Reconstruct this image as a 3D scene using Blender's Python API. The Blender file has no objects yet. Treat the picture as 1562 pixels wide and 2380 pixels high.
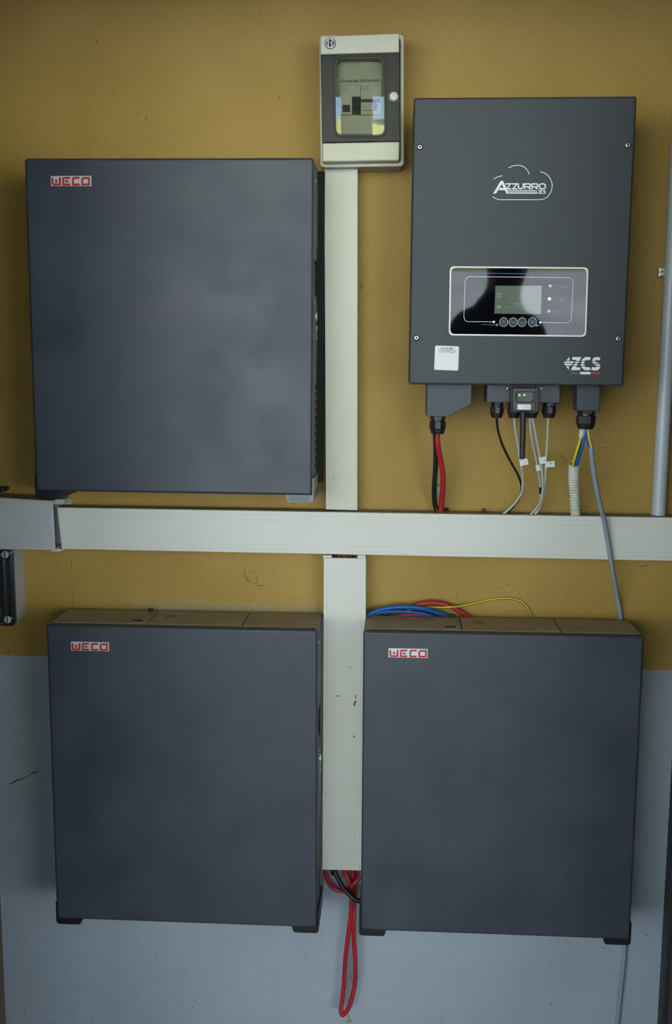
import bpy, bmesh, math, random
from mathutils import Vector, Matrix
random.seed(7)
scene = bpy.context.scene
COL = scene.collection

# ------------------------------------------------------------------ camera
CAM = Vector((0.16039692, -1.87164486, 1.56964448))
YAW, PITCH, ROLL = math.radians(3.29473496), math.radians(-8.08034306), math.radians(0.35377736)
FPX, CX, CY = 2355.744, 781.0, 1190.0
FWD = Vector((-math.sin(YAW)*math.cos(PITCH), math.cos(YAW)*math.cos(PITCH), math.sin(PITCH)))
_r = Vector((math.cos(YAW), math.sin(YAW), 0)); _u = _r.cross(FWD)
RIGHT = math.cos(ROLL)*_r + math.sin(ROLL)*_u
UP = -math.sin(ROLL)*_r + math.cos(ROLL)*_u
cd = bpy.data.cameras.new('camera'); cam = bpy.data.objects.new('camera', cd); COL.objects.link(cam)
m = Matrix.Identity(4)
for i in range(3):
    m[i][0] = RIGHT[i]; m[i][1] = UP[i]; m[i][2] = -FWD[i]; m[i][3] = CAM[i]
cam.matrix_world = m
cd.sensor_fit = 'HORIZONTAL'; cd.sensor_width = 36.0; cd.lens = 36.0*FPX/1562.0
cd.clip_start = 0.02; cd.clip_end = 300
scene.camera = cam

# ------------------------------------------------------------------ world, sun, exposure
world = bpy.data.worlds.new('world'); scene.world = world; world.use_nodes = True
wn = world.node_tree.nodes; wl = world.node_tree.links; wn.clear()
sky = wn.new('ShaderNodeTexSky'); sky.sky_type = 'NISHITA'; sky.sun_disc = False
sky.sun_elevation = math.radians(48); sky.sun_rotation = math.radians(15); sky.air_density = 1.0; sky.dust_density = 1.5
bg = wn.new('ShaderNodeBackground'); bg.inputs['Strength'].default_value = 0.28
wo = wn.new('ShaderNodeOutputWorld')
wl.new(sky.outputs[0], bg.inputs['Color']); wl.new(bg.outputs[0], wo.inputs['Surface'])
sd = bpy.data.lights.new('sun', 'SUN'); sd.energy = 24.0; sd.angle = math.radians(1.0); sd.color = (1.0, 0.90, 0.78)
sun = bpy.data.objects.new('sun', sd); COL.objects.link(sun)
_d = Vector((-0.22, -0.66, -0.72)).normalized()      # sunlight travels out over the roof onto the garden slope
sun.rotation_euler = _d.to_track_quat('-Z', 'Y').to_euler(); sun.location = (2, 6, 8)
vs = scene.view_settings
vs.view_transform = 'Standard'; vs.look = 'None'; vs.exposure = 1.56; vs.gamma = 1.0; vs.use_curve_mapping = False

# ------------------------------------------------------------------ helpers
WALL = 0.018          # the wall's face; depths below are y values (negative = towards the viewer)

def ray(px, py):
    return (FWD + RIGHT*((px-CX)/FPX) - UP*((py-CY)/FPX))

def at(px, py, y):
    d = ray(px, py); t = (y-CAM.y)/d.y
    return CAM + d*t

def mpp(y):           # metres for one photo pixel on the plane y
    return (y-CAM.y)/FPX

class Frame:
    """root Empty of a thing; L() gives the local point on its plane y=const seen at a photo pixel"""
    def __init__(s, name, loc, roll=0, lean=0):
        s.o = bpy.data.objects.new(name, None); COL.objects.link(s.o)
        s.o.empty_display_size = 0.05
        s.M = Matrix.Translation(Vector(loc)) @ Matrix.Rotation(-roll, 4, 'Y') @ Matrix.Rotation(lean, 4, 'X')
        s.o.matrix_world = s.M
        s.I = s.M.inverted()
    def L(s, px, py, y=0.0):
        o = s.I @ CAM; d = s.I.to_3x3() @ ray(px, py)
        t = (y-o.y)/d.y
        return o + d*t
    def P(s, pts, y=0.0):
        return [(lambda q: (q.x, q.z))(s.L(a, b, y)) for a, b in pts]

def tag(o, label, cat, group=None):
    o['label'] = label; o['category'] = cat
    if group: o['group'] = group
    return o

def struct(o):
    o['kind'] = 'structure'; return o

class MB:
    def __init__(s): s.v = []; s.f = []
    def add(s, vs_, fs): 
        n = len(s.v); s.v += [tuple(q) for q in vs_]; s.f += [tuple(i+n for i in f) for f in fs]; return s
    def box(s, x0, x1, y0, y1, z0, z1):
        return s.add([(x0,y0,z0),(x1,y0,z0),(x1,y1,z0),(x0,y1,z0),(x0,y0,z1),(x1,y0,z1),(x1,y1,z1),(x0,y1,z1)],
                     [(0,3,2,1),(4,5,6,7),(0,1,5,4),(1,2,6,5),(2,3,7,6),(3,0,4,7)])
    def prism(s, poly, y0, y1):       # polygon in (x,z), front at y0 (nearer), back at y1
        a = sum(poly[i][0]*poly[(i+1) % len(poly)][1]-poly[(i+1) % len(poly)][0]*poly[i][1] for i in range(len(poly)))
        if a < 0: poly = poly[::-1]
        n = len(poly)
        v = [(x, y0, z) for x, z in poly] + [(x, y1, z) for x, z in poly]
        f = [tuple(range(n)), tuple(range(2*n-1, n-1, -1))]
        f += [(i, i+n, (i+1) % n+n, (i+1) % n) for i in range(n)]
        return s.add(v, f)
    def prism3(s, front, dy):         # 3-D polygon extruded along y
        n = len(front)
        v = [tuple(p) for p in front] + [(p[0], p[1]+dy, p[2]) for p in front]
        f = [tuple(range(n)), tuple(range(2*n-1, n-1, -1))] + [(i, i+n, (i+1) % n+n, (i+1) % n) for i in range(n)]
        return s.add(v, f)
    def frame(s, outer, inner, y0, y1):   # ring between two polygons with the same number of points
        n = len(outer)
        v = [(x, y0, z) for x, z in outer]+[(x, y0, z) for x, z in inner]+[(x, y1, z) for x, z in outer]+[(x, y1, z) for x, z in inner]
        f = []
        for i in range(n):
            j = (i+1) % n
            f += [(i, j, n+j, n+i), (2*n+i, 3*n+i, 3*n+j, 2*n+j), (i, 2*n+i, 2*n+j, j), (n+i, n+j, 3*n+j, 3*n+i)]
        return s.add(v, f)
    def ribbon(s, pts, w, y0, y1, closed=False):
        n = len(pts); Lp = []; Rp = []
        for i in range(n):
            if closed: a, b, c = pts[i-1], pts[i], pts[(i+1) % n]
            else: a, b, c = pts[max(i-1, 0)], pts[i], pts[min(i+1, n-1)]
            d1 = Vector((b[0]-a[0], b[1]-a[1])); d2 = Vector((c[0]-b[0], c[1]-b[1]))
            if d1.length < 1e-9: d1 = d2
            if d2.length < 1e-9: d2 = d1
            d1 = d1.normalized(); d2 = d2.normalized(); n1 = Vector((-d1.y, d1.x)); n2 = Vector((-d2.y, d2.x))
            mm = n1+n2
            mm = mm.normalized() if mm.length > 1e-6 else n1
            k = 1/max(mm.dot(n1), 0.45)
            Lp.append((b[0]+mm.x*w/2*k, b[1]+mm.y*w/2*k)); Rp.append((b[0]-mm.x*w/2*k, b[1]-mm.y*w/2*k))
        for i in range(n if closed else n-1):
            j = (i+1) % n
            s.prism([Rp[i], Rp[j], Lp[j], Lp[i]], y0, y1)
        return s
    def tube(s, pts, r, n=10, rf=None, cap=True):
        pts = [Vector(p) for p in pts]; rings = []; nr = None
        for i, p in enumerate(pts):
            t = (pts[min(i+1, len(pts)-1)]-pts[max(i-1, 0)]).normalized()
            if nr is None:
                a = Vector((0, 1, 0)) if abs(t.y) < .9 else Vector((1, 0, 0)); nr = (a-t*a.dot(t)).normalized()
            else:
                nr = (nr-t*nr.dot(t)).normalized()
            b = t.cross(nr); rr = r*(rf(i) if rf else 1)
            rings.append([p+(nr*math.cos(2*math.pi*k/n)+b*math.sin(2*math.pi*k/n))*rr for k in range(n)])
        v = [q for R_ in rings for q in R_]; f = []
        for i in range(len(rings)-1):
            for k in range(n):
                f.append((i*n+k, i*n+(k+1) % n, (i+1)*n+(k+1) % n, (i+1)*n+k))
        if cap:
            f.append(tuple(range(n-1, -1, -1))); f.append(tuple(range(len(v)-n, len(v))))
        return s.add(v, f)
    def lathe(s, c, prof, axis='z', n=20):   # prof: (radius, height along axis)
        rings = []
        for r, h in prof:
            for k in range(n):
                a = 2*math.pi*k/n; x, y = r*math.cos(a), r*math.sin(a)
                if axis == 'z': rings.append((c[0]+x, c[1]+y, c[2]+h))
                else: rings.append((c[0]+x, c[1]-h, c[2]+y))     # axis pointing to the viewer
        f = []
        for i in range(len(prof)-1):
            for k in range(n):
                f.append((i*n+k, i*n+(k+1) % n, (i+1)*n+(k+1) % n, (i+1)*n+k))
        f.append(tuple(range(n-1, -1, -1))); f.append(tuple(range((len(prof)-1)*n, len(prof)*n)))
        return s.add(rings, f)
    def build(s, name, mat, parent=None, bevel=0, smooth=False, seg=2, cut=None):
        me = bpy.data.meshes.new(name); me.from_pydata(s.v, [], s.f); me.update()
        bm = bmesh.new(); bm.from_mesh(me); bmesh.ops.recalc_face_normals(bm, faces=bm.faces)
        if cut: bmesh.ops.remove_doubles(bm, verts=bm.verts, dist=1e-6)
        bm.to_mesh(me); bm.free()
        me.materials.append(mat)
        o = bpy.data.objects.new(name, me); COL.objects.link(o)
        if parent is not None: o.parent = getattr(parent, 'o', parent)
        if cut:
            cm = bpy.data.meshes.new('cut'); cm.from_pydata(cut.v, [], cut.f)
            b2 = bmesh.new(); b2.from_mesh(cm); bmesh.ops.recalc_face_normals(b2, faces=b2.faces); b2.to_mesh(cm); b2.free()
            co = bpy.data.objects.new('cut', cm); COL.objects.link(co); co.parent = o.parent
            md = o.modifiers.new('b', 'BOOLEAN'); md.object = co; md.operation = 'DIFFERENCE'; md.solver = 'EXACT'
            dg = bpy.context.evaluated_depsgraph_get(); dg.update()
            nm = bpy.data.meshes.new_from_object(o.evaluated_get(dg)); o.modifiers.clear(); o.data = nm; nm.name = name
            bpy.data.objects.remove(co)
        if smooth or bevel:
            for p in o.data.polygons: p.use_smooth = True
        if bevel:
            b = o.modifiers.new('bevel', 'BEVEL'); b.width = bevel; b.segments = seg; b.limit_method = 'ANGLE'
            b.angle_limit = math.radians(35); b.harden_normals = True
        elif smooth:
            o.data.set_sharp_from_angle(angle=math.radians(50))
        return o

def rrect(x0, x1, z0, z1, r, n=5):
    out = []
    for cx, cz, a0 in ((x1-r, z1-r, 0), (x0+r, z1-r, 90), (x0+r, z0+r, 180), (x1-r, z0+r, 270)):
        for k in range(n+1):
            a = math.radians(a0+90*k/n); out.append((cx+r*math.cos(a), cz+r*math.sin(a)))
    return out

def rquad(q, r, n=5):      # rounded quadrilateral, q = TL, TR, BR, BL in (x,z)
    out = []
    for i in range(4):
        p = Vector(q[i]); a = (Vector(q[i-1])-p).normalized(); b = (Vector(q[(i+1) % 4])-p).normalized()
        p0 = p+a*r; p1 = p+b*r
        for k in range(n+1):
            t = k/n; out.append(tuple(p0*(1-t)**2+p*2*t*(1-t)+p1*t*t))
    return out

def shrink(poly, k):
    cx = sum(p[0] for p in poly)/len(poly); cz = sum(p[1] for p in poly)/len(poly)
    w = max(p[0] for p in poly)-cx; h = max(p[1] for p in poly)-cz
    return [(cx+(p[0]-cx)*(w-k)/w, cz+(p[1]-cz)*(h-k)/h) for p in poly]

def ellipse(cx, cz, rx, rz, n=20):
    return [(cx+rx*math.cos(2*math.pi*k/n), cz+rz*math.sin(2*math.pi*k/n)) for k in range(n)]

def smooth_path(P, n=8):
    P = [Vector(p) for p in P]; out = []
    for i in range(len(P)-1):
        p0 = P[max(i-1, 0)]; p1 = P[i]; p2 = P[i+1]; p3 = P[min(i+2, len(P)-1)]
        for k in range(n):
            t = k/n
            out.append(0.5*((2*p1)+(p2-p0)*t+(2*p0-5*p1+4*p2-p3)*t*t+(3*p1-p0-3*p2+p3)*t**3))
    out.append(P[-1]); return out

def text(name, body, size, mat, parent, pos, align='LEFT', bold=0, shear=0, squeeze=1.0, roll=0, th=0.0002):
    c = bpy.data.curves.new('t', 'FONT'); c.body = body; c.size = size; c.align_x = align; c.align_y = 'CENTER'
    c.extrude = th; c.offset = bold; c.shear = shear; c.resolution_u = 3
    o = bpy.data.objects.new('t', c); COL.objects.link(o)
    dg = bpy.context.evaluated_depsgraph_get(); dg.update()
    me = bpy.data.meshes.new_from_object(o.evaluated_get(dg)); bpy.data.objects.remove(o)
    me.transform(Matrix.Translation(Vector(pos)) @ Matrix.Rotation(-roll, 4, 'Y') @ Matrix.Rotation(math.radians(90), 4, 'X') @ Matrix.Diagonal((squeeze, 1, 1, 1)))
    me.materials.clear(); me.materials.append(mat); me.name = name
    o = bpy.data.objects.new(name, me); COL.objects.link(o); o.parent = getattr(parent, 'o', parent)
    return o

# ------------------------------------------------------------------ materials
def lin(c):
    return tuple(((x/255)/12.92 if x/255 <= .04045 else ((x/255+.055)/1.055)**2.4) for x in c)+(1,)

def mat(name, c, rough=0.5, metal=0.0, var=0.0, scale=8.0, bump=0.0, bscale=200.0, spec=0.5, emit=None, es=0, coat=0, var_rough=0):
    M = bpy.data.materials.new(name); M.use_nodes = True; N = M.node_tree.nodes; Lk = M.node_tree.links
    b = N['Principled BSDF']; b.inputs['Roughness'].default_value = rough; b.inputs['Metallic'].default_value = metal
    b.inputs['Specular IOR Level'].default_value = spec; b.inputs['Coat Weight'].default_value = coat
    col = lin(c); b.inputs['Base Color'].default_value = col
    tc = N.new('ShaderNodeTexCoord')
    nz = N.new('ShaderNodeTexNoise'); nz.inputs['Scale'].default_value = scale; nz.inputs['Detail'].default_value = 5
    oi = N.new('ShaderNodeObjectInfo'); va = N.new('ShaderNodeVectorMath'); Lk.new(tc.outputs['Object'], va.inputs[0]); Lk.new(oi.outputs['Location'], va.inputs[1])
    Lk.new(va.outputs[0], nz.inputs['Vector'])
    v = max(var, 0.03)
    mr = N.new('ShaderNodeMapRange'); mr.inputs['From Min'].default_value = .3; mr.inputs['From Max'].default_value = .7
    mr.inputs['To Min'].default_value = 1-v; mr.inputs['To Max'].default_value = 1+v
    Lk.new(nz.outputs['Fac'], mr.inputs['Value'])
    mx = N.new('ShaderNodeMix'); mx.data_type = 'RGBA'; mx.blend_type = 'MULTIPLY'; mx.inputs[0].default_value = 1
    mx.inputs[6].default_value = col; Lk.new(mr.outputs[0], mx.inputs[7]); Lk.new(mx.outputs[2], b.inputs['Base Color'])
    if var_rough:
        m2 = N.new('ShaderNodeMapRange'); m2.inputs['From Min'].default_value = .35; m2.inputs['From Max'].default_value = .65
        m2.inputs['To Min'].default_value = rough-var_rough; m2.inputs['To Max'].default_value = rough+var_rough
        Lk.new(nz.outputs['Fac'], m2.inputs['Value']); Lk.new(m2.outputs[0], b.inputs['Roughness'])
    if bump:
        n2 = N.new('ShaderNodeTexNoise'); n2.inputs['Scale'].default_value = bscale; n2.inputs['Detail'].default_value = 3
        Lk.new(tc.outputs['Object'], n2.inputs['Vector'])
        bp = N.new('ShaderNodeBump'); bp.inputs['Strength'].default_value = bump; bp.inputs['Distance'].default_value = .002
        Lk.new(n2.outputs['Fac'], bp.inputs['Height']); Lk.new(bp.outputs[0], b.inputs['Normal'])
    if emit:
        b.inputs['Emission Color'].default_value = lin(emit); b.inputs['Emission Strength'].default_value = es
    return M

def glass(name, tint, rough=0.03, gl=0.10):
    M = bpy.data.materials.new(name); M.use_nodes = True; N = M.node_tree.nodes; Lk = M.node_tree.links; N.clear()
    out = N.new('ShaderNodeOutputMaterial'); t = N.new('ShaderNodeBsdfTransparent'); g = N.new('ShaderNodeBsdfGlossy')
    t.inputs[0].default_value = lin(tint); g.inputs['Roughness'].default_value = rough
    lw = N.new('ShaderNodeFresnel'); lw.inputs['IOR'].default_value = 1.5
    ad = N.new('ShaderNodeMath'); ad.operation = 'ADD'; ad.inputs[1].default_value = gl; ad.use_clamp = True
    mx = N.new('ShaderNodeMixShader'); Lk.new(lw.outputs[0], ad.inputs[0]); Lk.new(ad.outputs[0], mx.inputs[0])
    Lk.new(t.outputs[0], mx.inputs[1]); Lk.new(g.outputs[0], mx.inputs[2]); Lk.new(mx.outputs[0], out.inputs[0])
    return M

def wall_material(zline):
    M = bpy.data.materials.new('painted_plaster'); M.use_nodes = True; N = M.node_tree.nodes; Lk = M.node_tree.links
    b = N['Principled BSDF']; b.inputs['Roughness'].default_value = .62; b.inputs['Specular IOR Level'].default_value = .3
    tc = N.new('ShaderNodeTexCoord'); sp = N.new('ShaderNodeSeparateXYZ'); Lk.new(tc.outputs['Object'], sp.inputs[0])
    def noise(s, d=4, vec=None):
        n = N.new('ShaderNodeTexNoise'); n.inputs['Scale'].default_value = s; n.inputs['Detail'].default_value = d
        Lk.new(vec or tc.outputs['Object'], n.inputs['Vector']); return n.outputs['Fac']
    def math_(op, a, b_, cl=False):
        n = N.new('ShaderNodeMath'); n.operation = op; n.use_clamp = cl
        for k, q in enumerate((a, b_)):
            if isinstance(q, (int, float)): n.inputs[k].default_value = q
            else: Lk.new(q, n.inputs[k])
        return n.outputs[0]
    def rng(v, a, b_, c, d):
        n = N.new('ShaderNodeMapRange'); Lk.new(v, n.inputs[0])
        for k, q in enumerate((a, b_, c, d)): n.inputs[k+1].default_value = q
        return n.outputs[0]
    def mix(f, a, b_, mode='MIX'):
        n = N.new('ShaderNodeMix'); n.data_type = 'RGBA'; n.blend_type = mode
        for k, q in ((0, f), (6, a), (7, b_)):
            if isinstance(q, (int, float)): n.inputs[k].default_value = q
            elif isinstance(q, tuple): n.inputs[k].default_value = q
            else: Lk.new(q, n.inputs[k])
        return n.outputs[2]
    zz = math_('ADD', sp.outputs['Z'], math_('MULTIPLY', math_('SUBTRACT', noise(40, 3), .5), .004))
    up = math_('GREATER_THAN', zz, zline)
    mott = noise(3.0, 5)
    yel = mix(rng(mott, .35, .65, 0, 1), lin((154, 125, 60)), lin((167, 138, 72)))
    gry = mix(rng(mott, .35, .65, 0, 1), lin((152, 162, 173)), lin((160, 170, 180)))
    col = mix(up, gry, yel)
    # pale chalky band on the plaster just above the lower left cabinet
    zb = at(450, 1417, WALL).z; xb0, xb1 = at(320, 1410, WALL).x, at(745, 1410, WALL).x
    band = math_('MULTIPLY', rng(sp.outputs['Z'], zb+.004, zb+.020, .62, 0), math_('MULTIPLY', rng(sp.outputs['X'], xb0-.05, xb0+.03, 0, 1), rng(sp.outputs['X'], xb1-.03, xb1+.02, 1, 0)))
    band = math_('MULTIPLY', band, rng(noise(18, 4), .3, .6, .6, 1))
    band = math_('MULTIPLY', band, math_('GREATER_THAN', sp.outputs['Z'], zb-.03))
    col = mix(band, col, lin((158, 146, 126)))
    # fine dirt and specks
    fine = rng(noise(260, 4), .3, .7, .965, 1.035)
    fm_ = N.new('ShaderNodeCombineColor'); [Lk.new(fine, fm_.inputs[q]) for q in range(3)]
    col = mix(1.0, col, fm_.outputs[0], 'MULTIPLY')
    d1 = rng(noise(55, 6), .62, .74, 0, .14)
    col = mix(d1, col, lin((92, 76, 50)))
    mp = N.new('ShaderNodeMapping'); mp.inputs['Scale'].default_value = (1, 1, .25); Lk.new(tc.outputs['Object'], mp.inputs[0])
    d2 = rng(noise(120, 2, mp.outputs[0]), .73, .76, 0, .45)
    col = mix(d2, col, lin((60, 48, 34)))
    Lk.new(col, b.inputs['Base Color'])
    bp = N.new('ShaderNodeBump'); bp.inputs['Strength'].default_value = .4; bp.inputs['Distance'].default_value = .002
    Lk.new(math_('ADD', noise(90, 6), math_('MULTIPLY', noise(14, 3), .8)), bp.inputs['Height']); Lk.new(bp.outputs[0], b.inputs['Normal'])
    return M

def dusty(name, base, dust, amt=.9, rough=.75):
    """paint under a layer of settled dust, patchy"""
    M = mat(name, base, rough, var=.1, scale=20); N = M.node_tree.nodes; Lk = M.node_tree.links
    b = N['Principled BSDF']; src = b.inputs['Base Color'].links[0].from_socket
    tc = [n for n in N if n.type == 'TEX_COORD'][0]
    nz = N.new('ShaderNodeTexNoise'); nz.inputs['Scale'].default_value = 30; nz.inputs['Detail'].default_value = 6; Lk.new(tc.outputs['Object'], nz.inputs[0])
    mr = N.new('ShaderNodeMapRange'); mr.inputs[1].default_value = .3; mr.inputs[2].default_value = .7; mr.inputs[3].default_value = amt-.25; mr.inputs[4].default_value = amt+.1
    Lk.new(nz.outputs['Fac'], mr.inputs[0])
    mx = N.new('ShaderNodeMix'); mx.data_type = 'RGBA'; Lk.new(mr.outputs[0], mx.inputs[0]); Lk.new(src, mx.inputs[6]); mx.inputs[7].default_value = lin(dust)
    Lk.new(mx.outputs[2], b.inputs['Base Color']); return M

def wood(name, c1, c2):
    M = mat(name, c1, .45); N = M.node_tree.nodes; Lk = M.node_tree.links; b = N['Principled BSDF']
    tc = [n for n in N if n.type == 'TEX_COORD'][0]; mp = N.new('ShaderNodeMapping'); mp.inputs['Scale'].default_value = (30, 30, 1.2)
    Lk.new(tc.outputs['Object'], mp.inputs[0]); nz = N.new('ShaderNodeTexNoise'); nz.inputs['Scale'].default_value = 3; nz.inputs['Detail'].default_value = 6
    Lk.new(mp.outputs[0], nz.inputs[0]); cr = N.new('ShaderNodeValToRGB'); cr.color_ramp.elements[0].position = .35; cr.color_ramp.elements[1].position = .65
    cr.color_ramp.elements[0].color = lin(c1); cr.color_ramp.elements[1].color = lin(c2)
    Lk.new(nz.outputs['Fac'], cr.inputs[0]); Lk.new(cr.outputs[0], b.inputs['Base Color']); return M

ZLINE = 1.0075
PLASTER = wall_material(ZLINE)
PANEL = mat('slate_powder_coat', (54, 60, 71), .48, var=.11, scale=11, bump=.06, bscale=900, spec=.5, var_rough=.06)
PANEL_EDGE = mat('slate_steel_side', (92, 92, 90), .5, var=.08, scale=12, bump=.05, bscale=900)
DUST_TOP = dusty('dusty_steel_top', (110, 102, 90), (178, 158, 132))
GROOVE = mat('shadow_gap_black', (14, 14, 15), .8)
FOOT = mat('black_plastic_foot', (26, 26, 30), .42, bump=.05)
FOOT_G = mat('lit_foot_rail_grey', (120, 124, 122), .5, .1, var=.12, scale=60)  # paler foot grey with the light painted in; also on the hidden rail
CHROME = mat('badge_chrome', (205, 208, 208), .35, .35)
BADGE_RED = mat('badge_red', (168, 32, 38), .4)
LED_GREEN = mat('green_led', (90, 220, 90), .3, emit=(120, 235, 110), es=.1)
LED_BRIGHT = mat('charging_led', (225, 235, 110), .3, emit=(225, 240, 110), es=1.0)
LED_DONGLE = mat('dongle_led', (120, 220, 60), .3, emit=(110, 225, 50), es=.8)
WHITE_P = mat('white_print', (222, 224, 222), .5)
GREY_P = mat('grey_print', (150, 156, 160), .5)
BLUE_P = mat('blue_print', (40, 120, 190), .4)
INV = mat('inverter_grey', (47, 53, 57), .55, var=.05, scale=6, bump=.08, bscale=900)
INV_D = mat('inverter_box_grey', (54, 61, 69), .5, var=.05, scale=10, bump=.06, bscale=900)
BLACKP = mat('black_nylon', (24, 24, 27), .38, bump=.04)
RUBBER = mat('black_rubber', (28, 28, 30), .55, var=.1)
SCREW = mat('zinc_screw', (200, 200, 196), .3, .8)
DISPLAY = mat('black_display_glass', (8, 9, 12), .03, spec=.3)
LCD = mat('lcd_glass', (100, 110, 98), .04, var=.06, scale=30, spec=.5)
STICK = mat('white_sticker', (214, 218, 218), .5)
PVC = mat('white_pvc', (206, 207, 198), .42, var=.03, scale=4, bump=.03, bscale=60)
PVC2 = mat('cream_pvc', (196, 196, 178), .45, var=.03, scale=5, bump=.03, bscale=60)
PVC_D = dusty('pvc_dusty_top', (200, 198, 188), (120, 100, 76), .85)
PVC_L = mat('grey_pvc', (176, 180, 182), .45, var=.03, scale=4)
PIPE = mat('grey_conduit', (168, 174, 178), .35, var=.04, scale=5)
RED_C = mat('red_cable', (164, 34, 42), .42, var=.06, scale=30)
BLK_C = mat('black_cable', (26, 26, 28), .45, var=.1, scale=40)
BLU_C = mat('blue_cable', (22, 84, 168), .42, var=.06)
GRY_C = mat('light_grey_cable', (178, 182, 174), .5, var=.05, scale=30)
GRY2_C = mat('mid_grey_cable', (134, 146, 156), .5, var=.05, scale=20)
YEL_C = mat('yellow_wire', (214, 190, 40), .45)
GRN_C = mat('green_wire', (60, 120, 50), .45)
CORR = mat('corrugated_grey', (190, 192, 182), .5, var=.04, scale=40)
BOXC = mat('enclosure_cream', (190, 190, 166), .45, var=.04, scale=9, bump=.03, bscale=200)
BOXB = mat('enclosure_base', (168, 166, 146), .5, var=.05, scale=9)
SMOKE = glass('smoked_door', (158, 158, 150), .45, .0)
CLEARW = glass('clear_window', (236, 238, 232), .02, .04)
INNER = mat('module_grey', (186, 184, 170), .5, var=.04, scale=30)
INNER_D = mat('inner_dark', (44, 44, 44), .6)
TEXTD = mat('dark_print', (40, 42, 46), .5)
SEAL = mat('black_seal', (18, 18, 20), .5)
JB_C = glass('clear_cover', (214, 218, 220), .06, .12)
JB = mat('junction_grey', (164, 162, 160), .5, var=.03)
JB_IN = mat('junction_inside', (58, 62, 64), .6)
DOORW = wood('brown_wood', (30, 19, 14), (60, 36, 25))
JAMB = mat('dark_jamb', (42, 42, 46), .55, var=.1, scale=10)
FLOOR = mat('porch_concrete', (78, 72, 68), .7, var=.12, scale=3, bump=.1, bscale=60)
CEIL = mat('porch_ceiling', (84, 70, 56), .7, var=.05)
SIDEW = mat('added_wall_brown', (64, 52, 42), .7, var=.05)
PAVE = mat('drive_paving', (157, 168, 184), .7, var=.15, scale=1.2, bump=.2, bscale=20)
GRASS = mat('lawn_green', (116, 126, 74), .8, var=.3, scale=3, bump=.4, bscale=60)
BARK = mat('tree_bark', (96, 80, 62), .8, var=.3, scale=8, bump=.5, bscale=30)
LEAF = mat('tree_leaf', (104, 116, 76), .7, var=.4, scale=5, bump=.6, bscale=12)
PLASTIC_CHIP = mat('bare_plaster', (150, 138, 116), .8, var=.2, scale=60)
CRACK = mat('crack_dark', (70, 56, 36), .9)

# ------------------------------------------------------------------ the setting
RX = at(1538, 2170, WALL).x          # inner faces of the two open door leaves
LX = at(1, 2300, WALL).x
DOOR_L, DOOR_R, DOOR_T = -.37, .575, 2.19  # edges of the added doorway, sized for the light they let through
ZF = .20
FRY = -.60                            # unseen closet front, added so its doorway shapes the light
wall = struct(MB().box(-7, 7, WALL, WALL+.25, 0, 3.0).build('wall_back', PLASTER))
struct(MB().box(-7, 7, -4.2, WALL+.25, ZF-.1, ZF).build('floor', FLOOR))
struct(MB().box(-7.2, 7.2, -3.9, WALL+.5, 3.0, 3.2).build('ceiling', CEIL))
struct(MB().box(LX-.25, LX-.052, FRY+.001, WALL-.001, ZF+.001, 2.999).build('wall_left_added', SIDEW))  # unseen side walls, added to keep the closet light-tight
struct(MB().box(RX+.052, RX+.25, FRY+.001, WALL-.001, ZF+.001, 2.999).build('wall_right_added', SIDEW))
wf = MB().box(-2.6, DOOR_L, FRY-.12, FRY, ZF+.001, 2.999); wf.box(DOOR_R, 2.6, FRY-.12, FRY, ZF+.001, 2.999); wf.box(DOOR_L, DOOR_R, FRY-.12, FRY, DOOR_T, 2.999)
struct(wf.build('wall_front_added', SIDEW))
struct(MB().box(-.14, .02, -3.86, -3.70, ZF+.001, 2.999).build('trim_1', CEIL, bevel=.01))

def door(name, x, s):
    """open leaf at right angles to the wall: frame jamb against the wall, then moulded boards"""
    d = bpy.data.objects.new(name, None); COL.objects.link(d); struct(d); d.location = (x, WALL, 0)
    j = MB(); xa, xb = sorted((0, s*.05)); j.box(xa, xb, -.035, -.001, ZF, 2.4); j.build('jamb', JAMB, d, .003)
    y = -.036
    for k in range(7):
        w = .016 if k == 0 else .079
        xa, xb = sorted((s*(.004 if k else .010), s*.045))
        b = MB().box(xa, xb, y-w, y, ZF+.01, 2.38); b.build('plank', DOORW, d, .003)
        y -= w+.003
    return d
door('door_1', LX, -1)
door('door_2', RX, 1)

def crack(pts, w, m=CRACK, n=3):
    P = smooth_path([at(a, b, WALL-.0004) for a, b in pts], n)
    b = MB(); q = [(p.x+random.uniform(-1, 1)*w*.5, p.z+random.uniform(-1, 1)*w*.5) for p in P]
    for i in range(len(q)-1):
        b.ribbon([q[i], q[i+1]], w*random.uniform(.25, .9), WALL-.0004, WALL+.001)
    return b.build('crack', m, wall)
crack([(568, 1333), (575, 1346), (584, 1354)], .0016)
crack([(568, 1333), (582, 1331), (598, 1329)], .0008)
crack([(597, 1338), (597, 1348), (602, 1361), (616, 1361)], .0012)
crack([(449, 1306), (460, 1309), (470, 1311)], .0009)
crack([(166, 1300), (167, 1350), (169, 1412)], .0008)
crack([(1140, 1372), (1165, 1366), (1178, 1360), (1188, 1357)], .0009)
crack([(22, 1822), (45, 1812), (65, 1803), (88, 1791)], .0028)
crack([(18, 1503), (20, 1512), (19, 1519)], .0009)
crack([(1488, 1316), (1496, 1317), (1506, 1313)], .0016)
crack([(1552, 1310), (1551, 1325), (1549, 1340)], .0014, PLASTIC_CHIP)
crack([(1392, 1042), (1402, 1041), (1412, 1040)], .0010)
crack([(1412, 1100), (1413, 1106)], .0014)
crack([(1300, 1053), (1310, 1066), (1322, 1075)], .0012)
crack([(1311, 1145), (1318, 1149), (1323, 1154)], .0012)
crack([(1173, 1158), (1174, 1166), (1174, 1174)], .0008)
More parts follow.
